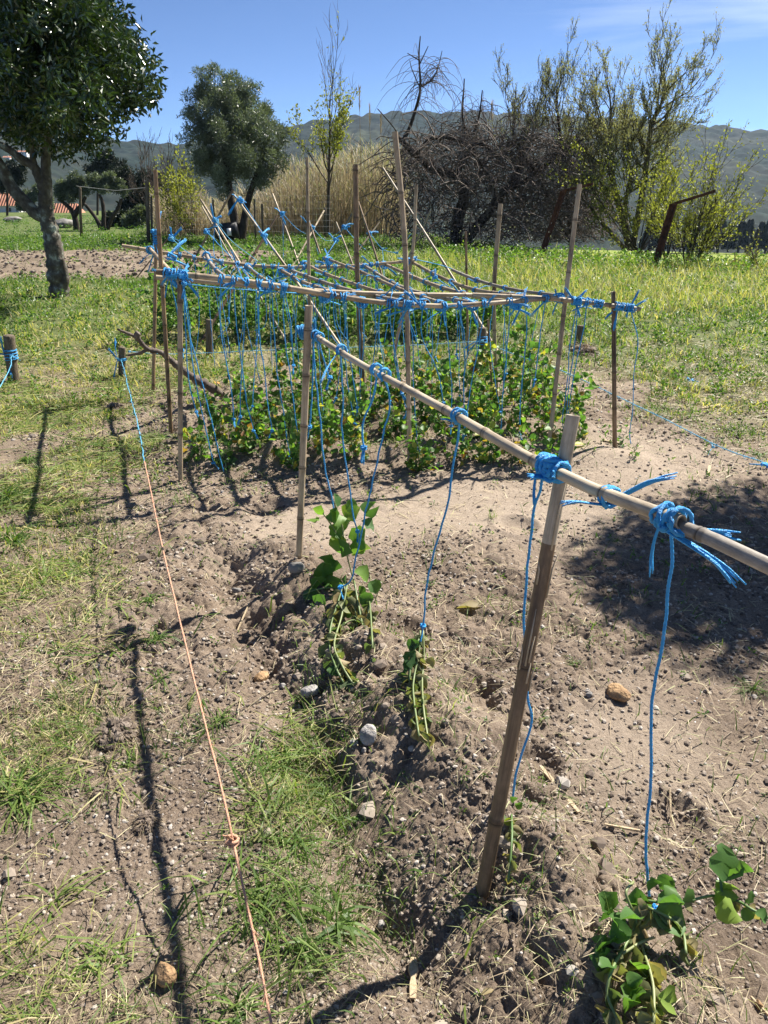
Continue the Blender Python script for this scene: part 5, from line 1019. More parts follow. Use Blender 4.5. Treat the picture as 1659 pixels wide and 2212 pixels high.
for i, (px, top, Y) in enumerate([(776, 188, 31.), (798, 232, 31.), (760, 330, 31), (822, 250, 31.5), (1062, 225, 27), (1120, 235, 27)]):
    b = at(px+3, 505, Y); t = at(px, top, Y); e = empty('plumed_reed', tuple(b), 'tall single reed with a thin plume, %s of the tall reeds from the left' % onames[[2, 3, 1, 4, 5, 6].index(i+1) if False else sorted([(776, 0), (798, 1), (760, 2), (822, 3), (1062, 4), (1120, 5)]).index((px, i))], 'reed', 'tall plumed reeds')
    mb = MB(); V, f = tube([Vector((0, 0, 0)), (t-b)*.5+Vector((.03, 0, 0)), t-b], [.014, .011, .006], 4, False); mb.add(V, f, .3); mb.build('stalk', M['reed'], e)
    mb = MB(); k = 70; tt = rng.uniform(.84, 1, k); B = np.array(t-b)*tt[:, None]; E = np.tile([0.1, 0, 1.], (k, 1))+rnd_units(rng, k)*.3; E /= np.linalg.norm(E, axis=1)[:, None]; blades(mb, B, E, .22, .016, .2, rng, rng.uniform(.1, .5, k)); mb.build('plume', M['reed'], e)

# ------------------------------------------------------------------ posts, fence, houses, small things
def beam(mb, a, b, w, h, tint=0.):
    a = np.array(a, float); b = np.array(b, float); d = b-a; d /= np.linalg.norm(d); up = np.array([0, 0, 1.]) if abs(d[2]) < .9 else np.array([0, 1., 0]); s = np.cross(d, up); s /= np.linalg.norm(s); u = np.cross(s, d)
    V = [p+s*sx*w/2+u*sy*h/2 for p in (a, b) for sx, sy in ((-1, -1), (1, -1), (1, 1), (-1, 1))]
    mb.add(V, [[(0, 1, 5, 4), (1, 2, 6, 5), (2, 3, 7, 6), (3, 0, 4, 7), (3, 2, 1, 0), (4, 5, 6, 7)]], tint)
def rusty(foot, top, armend, Y, label):
    F_, T_, A_ = at(foot[0], foot[1], Y), at(top[0], top[1], Y), at(armend[0], armend[1], Y-.3); F_ = F_+(F_-T_)*.15
    e = empty('leaning_steel_post', tuple(F_), label, 'post', 'rusty vineyard posts'); f = np.array(F_)
    mb = MB(); t = np.array(T_)-f   # an angle section: two plates
    beam(mb, (0, 0, 0), t, .13, .035, .0); beam(mb, (.055, -.05, 0), t+[.055, -.05, 0], .03, .10); mb.build('upright', M['rust'], e, smooth=False)
    mb = MB(); a = np.array(A_)-f; d = (a-t)/np.linalg.norm(a-t); beam(mb, t-d*.05+[0, -.07, 0], a+[0, -.07, 0], .05, .05); beam(mb, t+[0, -.07, .03], a+[0, -.07, .03], .09, .012); mb.build('arm', M['rust'], e, smooth=False)
rusty((1412, 576), (1453, 441), (1543, 413), 17.6, 'leaning rusty steel post with an arm at its top, in front of the yellow shrubs')
rusty((1172, 540), (1216, 413), (1280, 398), 21.2, 'leaning rusty steel post half hidden by the vine tangle')
for i, (t, f, w_, lab) in enumerate([((173, 405), (175, 510), 3.2, 'grey fence post between the two small pruned olives'), ((318, 390), (320, 520), 4.2, 'tall grey green fence post left of the pointed cane post'), ((327, 425), (328, 518), 2.6, 'thin dark fence post touching the tall grey green one'),
     ((566, 440), (568, 515), 2.6, 'thin brown fence post in front of the reeds right of the olive trunk'), ((702, 448), (702, 510), 3.2, 'short greenish fence post beside the young tree'), ((549, 430), (552, 515), 2., 'thinnest dark fence post next to the olive trunk'), ((460, 432), (466, 515), 2., 'thin dark post left of the olive trunk'), ((768, 440), (769, 510), 2.6, 'far fence post behind the thick brown cane post')]):
    Y = gr(*f).y*.93; b = at(f[0], f[1]+3, Y); tt = at(t[0], t[1], Y); m = px2m(f[0], f[1], Y); mb = MB(); k = np.array(tt-b); V, fs = tube([(0, 0, -.2), k*.5, k*.98, k], np.array([1, .97, .95, .8])*w_*m, 8); mb.add(V, fs, np.repeat([.5, .2, .1, .2], 8)); o = mb.build('fence_post', M['wood_stake']); o.location = b; tag(o, lab, 'post', 'posts of the wire fence')
# wire fence in front of the reeds: one thing
fy = 27.0; mb = MB(); e = empty('wire_fence', tuple(at(560, 515, fy)), 'thin square mesh wire fence in front of the reeds and olive trunk', 'fence'); fo = np.array(e.location)
for z in np.linspace(.1, 1.45, 8): V, f = tube([np.array(at(330, 515, 30.))*[1, 1, 0]+[0, 0, z]-fo, np.array(at(720, 515, fy))*[1, 1, 0]+[0, 0, z]-fo], .003, 3, False); mb.add(V, f)
a_ = np.array(at(330, 515, 30.))*[1, 1, 0]; b_ = np.array(at(720, 515, fy))*[1, 1, 0]
for t in np.linspace(0, 1, 62): p = a_+(b_-a_)*t; V, f = tube([p+[0, 0, .05]-fo, p+[0, 0, 1.45]-fo], .0026, 3, False); mb.add(V, f)
mb.build('wire_mesh', M['wire'], e)
mb = MB(); V, f = tube([at(165, 402, 27.), at(250, 412, 27.), at(318, 405, 27.)], .008, 4, False); mb.add(V, f); tag(mb.build('top_wire', M['wire']), 'single wire strung between the two left fence posts', 'wire')
# houses on the left
def house(cx, base_y, Y, wpx, wall_px, roof_px, label, win=2):
    b = at(cx, base_y, Y); m = px2m(cx, base_y, Y); W = wpx*m; Hh = wall_px*m; Rf = roof_px*m; D_ = W*.7; e = empty('house', tuple(b), label, 'house', 'houses in the distance')
    mb = MB(); beam(mb, (0, D_/2, -1.), (0, D_/2, Hh), W, D_); mb.build('wall', M['white_wall'], e, smooth=False)
    mb = MB(); o = .3; x0, x1 = -W/2-o, W/2+o; z0 = Hh+.002; V = [(x0, -o, z0), (x1, -o, z0), (x1, D_+o, z0), (x0, D_+o, z0), (x0+W*.15, D_/2, z0+Rf), (x1-W*.15, D_/2, z0+Rf)]
    mb.add(V, [[(0, 1, 5, 4), (2, 3, 4, 5), (3, 2, 1, 0)], [(1, 2, 5), (3, 0, 4)]]); mb.build('roof', M['tiles'], e, smooth=False)
    for i in range(win):
        mb = MB(); xx = W*((i+.5)/win-.5)*.8; beam(mb, (xx, -.03, Hh*.3), (xx, -.03, Hh*.75), W*.1, .08); mb.build('window', M['window'], e, smooth=False)
    if Hh > 1: mb = MB(); beam(mb, (W*.2, D_*.4, Hh+Rf*.3), (W*.2, D_*.4, Hh+Rf*1.3), .5, .5); mb.build('chimney', M['white_wall'], e, smooth=False)
house(8, 462, 72, 70, 16, 26, 'house with an orange tiled roof at the left edge')
house(140, 470, 70, 50, 8, 20, 'house with an orange tiled roof glimpsed behind the small olives')
house(6, 424, 110, 22, 14, 6, 'white house above the tiled roof at the left edge', 1)
for i, (px, py, wpx, lab) in enumerate([(45, 336, 26, 'pale building on the hilltop left of the orange tree trunk'), (14, 348, 16, 'small white building on the hill at the left edge'), (100, 402, 10, 'white farm building in the valley behind the orange tree trunk')]):
    house(px, py, 640, wpx, 7, 3, lab, 2)
# boulder, brush, container
def rock(px, py, wpx, hpx, m, label, seed, Y=None, name='stone', cat='stone', sub=3, sink=.3, flat=1., group=None):
    rng = np.random.default_rng(seed+40); g = gr(px, py) if Y is None else at(px, py, Y); g.z = float(Hz(g.x, g.y)) if Y is None else g.z; mm = px2m(px, py, g.y); import bmesh
    bm = bmesh.new(); bmesh.ops.create_icosphere(bm, subdivisions=sub, radius=1); sx, sy, sz = wpx*mm/2, wpx*mm/2*rng.uniform(.6, .9), hpx*mm/2*1.15
    pl = [(Vector(rnd_units(rng, 1)[0]), rng.uniform(.55, .85)) for _ in range(7)]
    for v in bm.verts:
        for n_, d_ in pl:
            q = v.co.dot(n_)
            if q > d_: v.co -= n_*(q-d_)*.85
        v.co *= 1+.06*math.sin(v.co.x*7+seed)*math.cos(v.co.y*6+v.co.z*5); v.co = Vector((v.co.x*sx, v.co.y*sy, v.co.z*sz))
    me = bpy.data.meshes.new(name); bm.to_mesh(me); bm.free(); o = bpy.data.objects.new(name, me); COL.objects.link(o); me.materials.append(M[m]); o.location = (g.x, g.y, g.z+sz*(1-sink)); o.rotation_euler = (0, 0, rng.uniform(0, 3)); 
    for p_ in me.polygons: p_.use_smooth = sub > 2
    tag(o, label, cat, group); return o
rock(141, 492, 52, 20, 'grey_rock', 'grey boulder in the grass below the small pruned olives', 1, None, 'boulder', 'rock')
rock(250, 470, 60, 12, 'grey_rock', 'flat pale rock between the small olives and the dark shrub', 2, None, 'boulder', 'rock')
rock(30, 480, 44, 12, 'grey_rock', 'low mossy rock at the left edge behind the orange tree', 3, None, 'boulder', 'rock')
for i, (px, py, w_, h_, m, lab) in enumerate([(671, 1510, 42, 24, 'stone', 'white shell like stone left of the wilted plant'), (797, 1600, 44, 40, 'stone', 'pale grey faceted stone below the dried plant'), (765, 1628, 22, 14, 'stone', 'small white stone beside the pale grey faceted one'), (566, 1470, 42, 24, 'tan_stone', 'tan stone on the dark side of the ridge'),
     (641, 1243, 38, 26, 'grey_rock', 'rounded grey stone at the foot of the second post'), (1040, 1955, 24, 26, 'tan_stone', 'beige stone at the foot of the nearest post'), (1335, 1497, 60, 26, 'tan_stone', 'wedge shaped brown rock in the shade at the right'), (359, 2100, 60, 42, 'tan_stone', 'orange tan stone at lower left'),
     (822, 1997, 22, 14, 'stone', 'white shell piece beside the big grass tuft'), (513, 1294, 26, 14, 'grey_rock', 'small grey stone where the shadow of the second post crosses'), (1636, 2178, 24, 18, 'tan_stone', 'reddish stone at the lower right corner'), (1270, 1506, 20, 12, 'grey_rock', 'small grey stone left of the wedge shaped rock'), (612, 1500, 18, 10, 'stone', 'tiny white stone right of the tan stone'), (786, 1640, 14, 12, 'stone', 'tiny pale stone in front of the pale grey faceted one')]):
    rock(px, py+h_*.4, w_, h_, m, lab, 10+i, group=None)
for i, (px, py) in enumerate([(463, 834), (472, 838)]):
    rock(px, py, 9, 8, 'peel', '%s bit of bright orange peel by the dead vine branch' % ('left', 'right')[i], 40+i, name='orange_peel', cat='peel', group='bits of orange peel')
e = empty('plastic_container', tuple(at(492, 522, 26)), 'black plastic container with a white patch at the foot of the olive trunk', 'container'); m_ = px2m(492, 515, 26)
mb = MB(); V, f = tube([(-20*m_, 0, .05), (-18*m_, 0, .30), (16*m_, 0, .34), (20*m_, 0, .1)], np.array([.05, .28, .3, .1]), 14); mb.add(V, f); mb.build('body', M['black_plastic'], e)
mb = MB(); V, f = tube([(8*m_, -.29, .42), (9*m_, -.31, .2)], .07, 8); mb.add(V, f); mb.build('patch', M['white_wall'], e)
# split pieces of cane lying about
def chip(a, b, w, label, seed, m='chip'):
    rng = np.random.default_rng(seed); A = gr(*a); B = gr(*b); A.z = float(Hz(A.x, A.y))+.006; B.z = float(Hz(B.x, B.y))+.006; d = np.array(B-A); s = np.cross(d, [0, 0, 1]); s /= np.linalg.norm(s); n = 7; V = []
    for i in range(n):
        t = i/(n-1); c = d*t; ww = w*(.5+.08*rng.normal())*(1 if 0 < i < n-1 else .75)
        V += [c-s*ww, c+s*ww, c+s*ww*.8+[0, 0, .005], c-s*ww*.8+[0, 0, .005]]
    Q = [(4*i+j, 4*i+(j+1) % 4, 4*i+4+(j+1) % 4, 4*i+4+j) for i in range(n-1) for j in range(4)]+[(3, 2, 1, 0), (4*n-4, 4*n-3, 4*n-2, 4*n-1)]
    mb = MB(); mb.add(V, [Q]); o = mb.build('cane_splinter', M[m], smooth=False); o.location = A; tag(o, label, 'splinter', 'splinters of dry cane on the soil')
chip((1169, 1652), (1248, 1772), .013, 'long pale cane splinter right of the nearest post', 1); chip((891, 2170), (893, 2082), .018, 'short broad cane splinter near the bottom edge', 2); chip((540, 1330), (515, 1382), .006, 'thin pale splinter left of the ridge', 3)
chip((1445, 1715), (1452, 1762), .005, 'tiny splinter right of the long one', 4); chip((2.5+1300, 1800), (1380, 1806), .006, 'small splinter right of the withered stem', 5); chip((1300, 955), (1345, 962), .02, 'pale cane chip on the dry soil behind the nearest post', 6)
chip((1512, 885), (1558, 876), .03, 'pale chip on the dry grass at the right', 7); chip((1620, 2160), (1655, 2215), .006, 'thin splinter at the lower right corner', 8); chip((1528, 1030), (1532, 1012), .02, 'small whitish chip below the fuzzy line at the right', 9)
# dead vine branch
def zp(k, x, y, Y): a = Z(k, x, y); return at(a[0], a[1], Y)
rng = np.random.default_rng(5); pts = [zp('z5', 880, 1460, 5.55), zp('z5', 770, 1390, 5.45), zp('z5', 690, 1350, 5.4), zp('z5', 600, 1290, 5.3), zp('z5', 510, 1220, 5.2), zp('z5', 440, 1160, 5.12), zp('z5', 370, 1110, 5.05), zp('z5', 290, 1095, 5.0), zp('z5', 240, 1060, 4.95), zp('z5', 200, 1010, 4.9), zp('z5', 170, 985, 4.9), zp('z5', 100, 955, 4.85), zp('z5', 30, 928, 4.8)]
P = smoothpath(pts, 6); rr = np.interp(np.linspace(0, 1, len(P)), [0, .12, .4, .55, .8, 1], [.030, .034, .022, .018, .013, .006])*(1+.16*rng.normal(size=len(P)))
e = empty('dead_vine_branch', tuple(P[0]), 'dead knobbly vine branch lying against the tall pointed brown post', 'branch'); mb = MB(); V, f = tube(P-P[0], rr, 9); mb.add(V, f); mb.build('main_limb', M['vine_bark'], e)
P2 = smoothpath([zp('z5', 270, 1090, 4.98), zp('z5', 210, 1120, 4.98), zp('z5', 110, 1140, 5.0)], 5); mb = MB(); V, f = tube(P2-P[0], np.linspace(.014, .008, len(P2)), 7); mb.add(V, f); mb.build('side_shoot', M['twig_tan'], e)
P3 = smoothpath([zp('z5', 195, 1010, 4.9), zp('z5', 185, 975, 4.88), zp('z5', 200, 955, 4.88)], 4); mb = MB(); V, f = tube(P3-P[0], [.02]*len(P3), 7); mb.add(V, f); mb.build('spur', M['vine_bark'], e)
# conifer row beyond the lower field
rng = np.random.default_rng(7)
def fieldpt(px, py): 
    u, f, d = ray(px, py); t = (-10-CH)/d; return Vector((u*t, f*t, -10.))
base_c = None
for i, px in enumerate(np.linspace(1400, 1720, 16)):
    g = fieldpt(px+rng.normal(0, 3), 541); sc_ = rng.uniform(.8, 1.25)
    if base_c is None:
        e = empty('conifer_tree', (0, 0, 0), 'x', 'tree', 'row of dark conifers beyond the field'); mb = MB(); V, f = tube([(0, 0, -.5), (0, 0, 2.5), (0, 0, 5.6)], [.25, .18, .03], 6); mb.add(V, f); t_o = mb.build('trunk', M['bark_dark'], e)
        mb = MB(); n = 2600; hh = rng.random(n)**.8; a = rng.uniform(0, 6.28, n); r_ = (1-hh)*1.7*rng.uniform(.2, 1, n)**.5+.1; C = np.stack([np.cos(a)*r_, np.sin(a)*r_, .3+hh*5.6], 1); D = np.stack([np.cos(a), np.sin(a), -.2+0*a], 1); D /= np.linalg.norm(D, axis=1)[:, None]; leaves(mb, C, D, .45, .22, rng, rng.random(n)); c_o = mb.build('crown', M['conifer'], e, smooth=False); base_c = e
    else:
        e = base_c.copy(); COL.objects.link(e)
        for o_ in (t_o, c_o): c2 = o_.copy(); COL.objects.link(c2); c2.parent = e
    e.location = g; e.scale = (sc_, sc_, sc_*rng.uniform(.8, 1.1)); e.rotation_euler = (0, 0, rng.uniform(0, 6)); e['label'] = 'dark conifer beyond the green field, %s of the row from the left' % onames[i]
for i, (px, py, r_, lab) in enumerate([(1560, 487, 11, 'round pale tree on the far slope left of its twin'), (1582, 488, 12, 'round pale tree on the far slope, the larger of the pair'), (1600, 470, 8, 'small dark tree on the far slope above the pair')]):
    small_tree(lab, (px, py+r_), [[(px, py+r_), (px, py)]], [(px, py, r_), (px+5, py+3, r_*.6), (px-5, py+3, r_*.6)], 420, 1500, 1.2, 'olive_leaf', 200+i, name='distant_tree', wr=.7, w=(1.2, .8), group='trees on the far slope')

# ------------------------------------------------------------------ ground vegetation and litter
def polar(n, r0, r1, p, thm, rng):
    """random points around the camera foot, density falling with distance as r^-p"""
    u = rng.random(n); k = 2-p
    r = (r0**k+u*(r1**k-r0**k))**(1/k) if abs(k) > 1e-6 else r0*(r1/r0)**u
    th = rng.uniform(-thm, thm, n); return r*np.sin(th), r*np.cos(th), r
def inbed(x, y): return (np.abs(x) < 1.5)*(y > 4)*(y < 5.9)
def upright(n, r0, r1, p, thm, seed, h0, h1, w_, name, label, mt='grass', tall=0., thr=0., spread=.5, dens=None, droop=(.2, .9), wexp=.7, tintb=(0., .55), zadd=0.):
    rng = np.random.default_rng(seed); x, y, r = polar(n, r0, r1, p, thm, rng); g = grassy(x, y) if dens is None else dens(x, y); cl = sst(.25, .75, vn(x*5+seed, y*5, seed)+.3*(vn(x*14, y*14, seed+1)-.5))
    keep = rng.random(n) < np.clip(g*(.25+1.1*cl)-thr, 0, 1); x, y, r, g, cl = x[keep], y[keep], r[keep], g[keep], cl[keep]; m = len(x)
    D = np.stack([rng.normal(0, spread, m), rng.normal(0, spread, m), np.ones(m)], 1); D /= np.linalg.norm(D, axis=1)[:, None]
    dry = dryness(x, y); t = np.where(rng.random(m) < dry*.8, rng.uniform(.72, 1, m), rng.uniform(*tintb, m))
    mb = MB(); blades(mb, np.stack([x, y, Hz(x, y)+zadd], 1), D, rng.uniform(h0, h1, m)*(.5+.8*cl)*(1-.35*dry), w_*(r/2.5)**wexp*rng.uniform(.6, 1.4, m), rng.uniform(*droop, m), rng, t)
    return tag(mb.build(name, M[mt], smooth=False), label, 'grass', kind='stuff')
upright(120000, .8, 7, 1.2, .78, 1, .03, .085, .0036, 'short_grass', 'short green and yellowing grass on the left and behind the frame')
upright(170000, 6, 34, 1.25, .62, 2, .07, .17, .0042, 'meadow_grass', 'green meadow grass beyond the beds', thr=.05, wexp=.75)
upright(9000, .8, 6, 1.1, .75, 5, .07, .20, .0068, 'broad_grass', 'broad bladed bright grass clumps on the trampled soil', dens=lambda x, y: np.clip(1.3*np.exp(-(((x+.24)/.17)**2+((y-1.5)/.45)**2))+.9*np.exp(-(((x+.03)/.13)**2+((y-1.15)/.13)**2))+.55*grassy(x, y)*sst(-.2, -.5, x)*sst(.45, .7, vn(x*2.1, y*2.1, 93)), 0, 1), tintb=(.1, .7), droop=(.5, 1.5), spread=.95, wexp=.4)
# taller weeds with pale seed heads on the right and behind
def tallz(x, y): return sst(8.5, 11, y-.2*x+fbm(x*.7, y*.7, 90, 3)*3)*sst(21, 18, y)*sst(-.6, .8, x)*(.4+.8*sst(.3, .7, vn(x*.9, y*.9, 91)))
upright(70000, 8, 22, 1.1, .6, 3, .20, .42, .0034, 'tall_weeds', 'tall seeding grasses behind the frame and to the right', dens=tallz, tintb=(.3, 1.), droop=(.1, .5), wexp=.6)
def litter(n, r0, r1, p, thm, seed, l0, l1, w_, name, label, mt, dens, wexp=.6, tintr=(0, 1), lift=.004):
    rng = np.random.default_rng(seed); x, y, r = polar(n, r0, r1, p, thm, rng); cl = sst(.3, .7, vn(x*3.3+seed, y*3.3, seed)+.35*(vn(x*9, y*9, seed+2)-.5)); keep = rng.random(n) < np.clip(dens(x, y)*(.3+cl), 0, 1); x, y, r = x[keep], y[keep], r[keep]; m = len(x)
    a = rng.uniform(0, 6.28, m); D = np.stack([np.cos(a), np.sin(a), rng.uniform(-.03, .25, m)], 1); D /= np.linalg.norm(D, axis=1)[:, None]
    mb = MB(); blades(mb, np.stack([x, y, Hz(x, y)+lift+rng.random(m)*.008], 1), D, rng.uniform(l0, l1, m)*(r/2.5)**.3, w_*(r/2.5)**wexp*rng.uniform(.5, 1.5, m), rng.uniform(.0, .25, m), rng, rng.uniform(*tintr, m)); return tag(mb.build(name, M[mt], smooth=False), label, 'litter', kind='stuff')
litter(150000, .8, 9, 1.3, .78, 11, .02, .10, .0024, 'straw_litter', 'dry straw and pulled roots lying on the soil', 'straw', lambda x, y: np.clip(.10+.75*grassy(x, y)+.3*dryness(x, y), 0, 1)*(1-.6*inbed(x, y)))
litter(75000, .8, 7, 1.2, .78, 12, .05, .17, .0044, 'cut_grass', 'clumps of pulled green grass lying on the left', 'grass', lambda x, y: np.clip(grassy(x, y)-.12, 0, 1)*sst(.3, -.3, x)*2.2*sst(.35, .62, vn(x*1.6, y*1.6, 95)+.12), tintr=(.2, .9), lift=.012)
def weeds(n, r0, r1, p, thm, seed, L0, k, name, label, dens, mt='weed', hz=.02, wexp=.5, tintr=(0, 1)):
    rng = np.random.default_rng(seed); x, y, r = polar(n, r0, r1, p, thm, rng); cl = sst(.35, .75, vn(x*2.7+seed, y*2.7, seed)); keep = rng.random(n) < np.clip(dens(x, y)*(.25+cl), 0, 1); x, y, r = x[keep], y[keep], r[keep]; x = np.repeat(x, k); y = np.repeat(y, k); r = np.repeat(r, k); m = len(x)
    a = rng.uniform(0, 6.28, m); D = np.stack([np.cos(a), np.sin(a), rng.uniform(.1, 1.2, m)], 1); D /= np.linalg.norm(D, axis=1)[:, None]; sc_ = (r/2.5)**wexp; q = rng.uniform(0, 1.2, m)*L0*sc_
    mb = MB(); C = np.stack([x+D[:, 0]*q, y+D[:, 1]*q, Hz(x, y)+rng.random(m)*hz*sc_+.003], 1); leaves(mb, C, D, L0*sc_*rng.uniform(.5, 1.3, m), L0*.55*sc_, rng, rng.uniform(*tintr, m), flat=.5, fold=.2); return tag(mb.build(name, M[mt], smooth=False), label, 'weeds', kind='stuff')
weeds(6500, .8, 7, 1.2, .75, 21, .013, 9, 'small_weeds', 'small broad leaved weed seedlings on the soil', lambda x, y: np.clip(.10+.6*grassy(x, y), 0, 1))
weeds(9000, 6, 30, 1.2, .6, 22, .022, 9, 'meadow_weeds', 'broad leaved weeds among the meadow grass', lambda x, y: grassy(x, y)*.8, hz=.05)
weeds(5000, 12, 23, 1.0, .6, 23, .045, 12, 'broad_weeds', 'lush bright green weeds in front of the vine tangle and the rusty posts', lambda x, y: sst(15.5, 17, y+fbm(x, y, 97, 2)*3)*sst(21, 19.5, y)*sst(1.0, 3., x)*1.1+.9*np.exp(-(((x-2.3)/1.5)**2+((y-20)/1.)**2)), hz=.16, tintr=(.2, 1), wexp=.3)
weeds(9000, 20, 60, 1.1, .6, 24, .045, 9, 'clover_patch', 'leafy green cover along the fence at the far left', lambda x, y: sst(21.5, 23, y)*sst(-1, -3, x)*1., hz=.1, tintr=(.1, .8), wexp=.2)
weeds(1500, 9, 20, 1.2, .6, 25, .006, 5, 'white_flowers', 'tiny white flowers scattered over the meadow on the right', lambda x, y: tallz(x, y)*.8, mt='petal', hz=.22, wexp=.8)
# crumbs and pebbles
def crumbs(n, r0, r1, p, thm, seed, s0, s1, name, label, mt, dens, k=.5):
    rng = np.random.default_rng(seed); x, y, r = polar(n, r0, r1, p, thm, rng); keep = rng.random(n) < np.clip(dens(x, y), 0, 1); x, y, r = x[keep], y[keep], r[keep]; m = len(x); s = (s0+(s1-s0)*rng.random(m)**3.5)*(r/2)**k; mb = MB(); blobs(mb, np.stack([x, y, Hz(x, y)+s*.25], 1), s, rng, rng.random(m)); return tag(mb.build(name, mt, smooth=False), label, 'soil', kind='stuff')
m, N, L, out = mat('soil_crumb'); a = N('Attribute', attribute_name='tint'); rp = ramp(N, [(0, (.09, .067, .051)), (.5, (.19, .150, .118)), (.9, (.32, .27, .215)), (1, (.42, .38, .33))]); L(a.outputs['Fac'], rp.inputs[0]); p = N('BsdfPrincipled'); p.inputs['Roughness'].default_value = .95; L(rp.outputs[0], p.inputs[0]); L(p.outputs[0], out.inputs[0]); M['crumb'] = m
m, N, L, out = mat('pebble'); a = N('Attribute', attribute_name='tint'); rp = ramp(N, [(0, (.25, .20, .16)), (.6, (.42, .37, .32)), (1, (.62, .59, .55))]); L(a.outputs['Fac'], rp.inputs[0]); p = N('BsdfPrincipled'); p.inputs['Roughness'].default_value = .7; L(rp.outputs[0], p.inputs[0]); L(p.outputs[0], out.inputs[0]); M['pebble'] = m
cd = lambda x, y: (1-.93*smooth_soil(x, y))*(.25+.9*sst(.3, .65, vn(x*4, y*4, 66)))*(1-.5*grassy(x, y))
crumbs(150000, .8, 6.5, 1.4, .78, 31, .0012, .0085, 'soil_crumbs', 'loose crumbs of grey brown soil', M['crumb'], cd)
crumbs(1500, .8, 6.5, 1.1, .78, 37, .008, .026, 'soil_clods', 'larger clods of dug soil', M['crumb'], lambda x, y: np.clip(np.exp(-(seg(x, y, (-.6, 3.1), (.5, .8))[0]/.2)**2)+.10+.8*(np.abs(x) < 1.4)*(y > 3.95)*(y < 4.8), 0, 1)*(1-.9*smooth_soil(x, y)), k=.2)
crumbs(10000, .8, 6.5, 1.3, .78, 32, .0010, .0042, 'pebbles', 'pale grit and tiny pebbles in the soil', M['pebble'], lambda x, y: .8*(1-.5*grassy(x, y)))
# ploughed strip clods
rng = np.random.default_rng(33); n = 5000; x = rng.uniform(-12, -2.6, n); y = rng.uniform(14.6, 22, n); s = .012+.04*rng.random(n)**3; mb = MB(); blobs(mb, np.stack([x, y, Hz(x, y)+s*.3], 1), s, rng, rng.uniform(.1, .8, n)); tag(mb.build('ploughed_clods', M['crumb'], smooth=False), 'clods of the ploughed strip behind the orange tree', 'soil', kind='stuff')
# individual grass tufts
def tuft(px, py, n, L, w_, label, seed, tint=(.0, .55), droop=(.5, 1.6), spread=.9, dirbias=None):
    rng = np.random.default_rng(seed); g = gr(px, py); z = float(Hz(g.x, g.y)); B = np.stack([rng.normal(0, L*.08, n), rng.normal(0, L*.08, n), np.full(n, -.003)], 1); D = np.stack([rng.normal(0, spread, n), rng.normal(0, spread, n), np.ones(n)*.9], 1)
    if dirbias: D[:, :2] += dirbias
    D /= np.linalg.norm(D, axis=1)[:, None]; mb = MB(); blades(mb, B, D, rng.uniform(.4, 1.1, n)*L, w_*rng.uniform(.6, 1.2, n), rng.uniform(*droop, n), rng, rng.uniform(*tint, n), segs=6); o = mb.build('grass_tuft', M['grass'], smooth=False); o.location = (g.x, g.y, z); tag(o, label, 'grass', 'grass tufts on the soil')
tuft(725, 2000, 26, .22, .0105, 'biggest broad bladed grass tuft, at the bottom centre', 1, (.0, .45), (.5, 1.3), 1.1)
tuft(640, 1830, 40, .17, .0055, 'grass tuft right of the frayed orange knot', 2); tuft(560, 1960, 30, .15, .0055, 'grass tuft just right of the orange line below its knot', 3); tuft(600, 1640, 36, .13, .0045, 'grass tuft upper right of the orange knot', 4); tuft(480, 1560, 40, .13, .0045, 'grass tuft against the orange line half way down', 5)
tuft(330, 1310, 40, .16, .005, 'grass tuft left of the orange line near the second post shadow', 6); tuft(345, 1400, 34, .17, .005, 'tall thin grass tuft above the joined shadow on the left', 7); tuft(350, 1480, 30, .13, .0045, 'grass tuft below the tall thin one on the left', 8); tuft(40, 1720, 90, .22, .006, 'heap of pulled green grass at the left edge', 9, (.1, .6), (.1, .6), 1.8)
tuft(20, 1080, 90, .30, .007, 'big dark green grass tuft at the left edge, upper half', 10, (0, .4), (.3, 1.)); tuft(30, 1180, 70, .26, .007, 'second dark green grass tuft at the left edge', 11, (0, .4), (.3, 1.)); tuft(60, 1000, 60, .24, .006, 'leafy grass clump above the two dark tufts at the left edge', 12, (.1, .5)); tuft(400, 985, 26, .15, .005, 'small grass tuft left of the pale split-topped post', 13)
tuft(210, 960, 36, .17, .0055, 'grass clump in the middle of the trampled ground', 14, (.1, .6)); tuft(150, 1170, 40, .17, .005, 'spreading grass clump right of the dark tufts', 15, (.2, .6), (.4, 1.), 1.4); tuft(660, 2060, 30, .17, .006, 'grass clump left of the biggest tuft', 16); tuft(280, 1650, 30, .14, .0045, 'yellowish grass clump on the left below the tall thin one', 17, (.3, .8), (.3, .9), 1.5)
tuft(1060, 1120, 16, .13, .003, 'thin upright grass tuft in the smooth soil', 18, (.2, .7), (.05, .4), .35); tuft(1330, 1170, 26, .11, .003, 'grass tuft inside the shade at the right', 19, (0, .4)); tuft(1440, 1220, 30, .10, .003, 'low grass patch inside the shade at the right', 20, (0, .4)); tuft(1620, 1490, 40, .16, .0035, 'grass tuft at the right edge below the shade', 21, (0, .5), (.2, .8)); tuft(1560, 1090, 40, .14, .004, 'grass tuft on the upper edge of the shade, right', 22, (0, .5))
tuft(520, 1200, 24, .08, .0028, 'small grass tuft left of the second post foot', 23); tuft(1240, 1440, 20, .09, .0028, 'small grass tuft in front of the shade', 24); tuft(660, 1530, 12, .12, .004, 'few upright blades beside the white shell like stone', 25, (.2, .6), (.05, .3), .4); tuft(1165, 1560, 14, .09, .003, 'small tuft right of the nearest post at mid height', 26); tuft(1320, 1890, 14, .09, .003, 'yellowish tuft above the biggest pea plant', 27, (.4, .8))
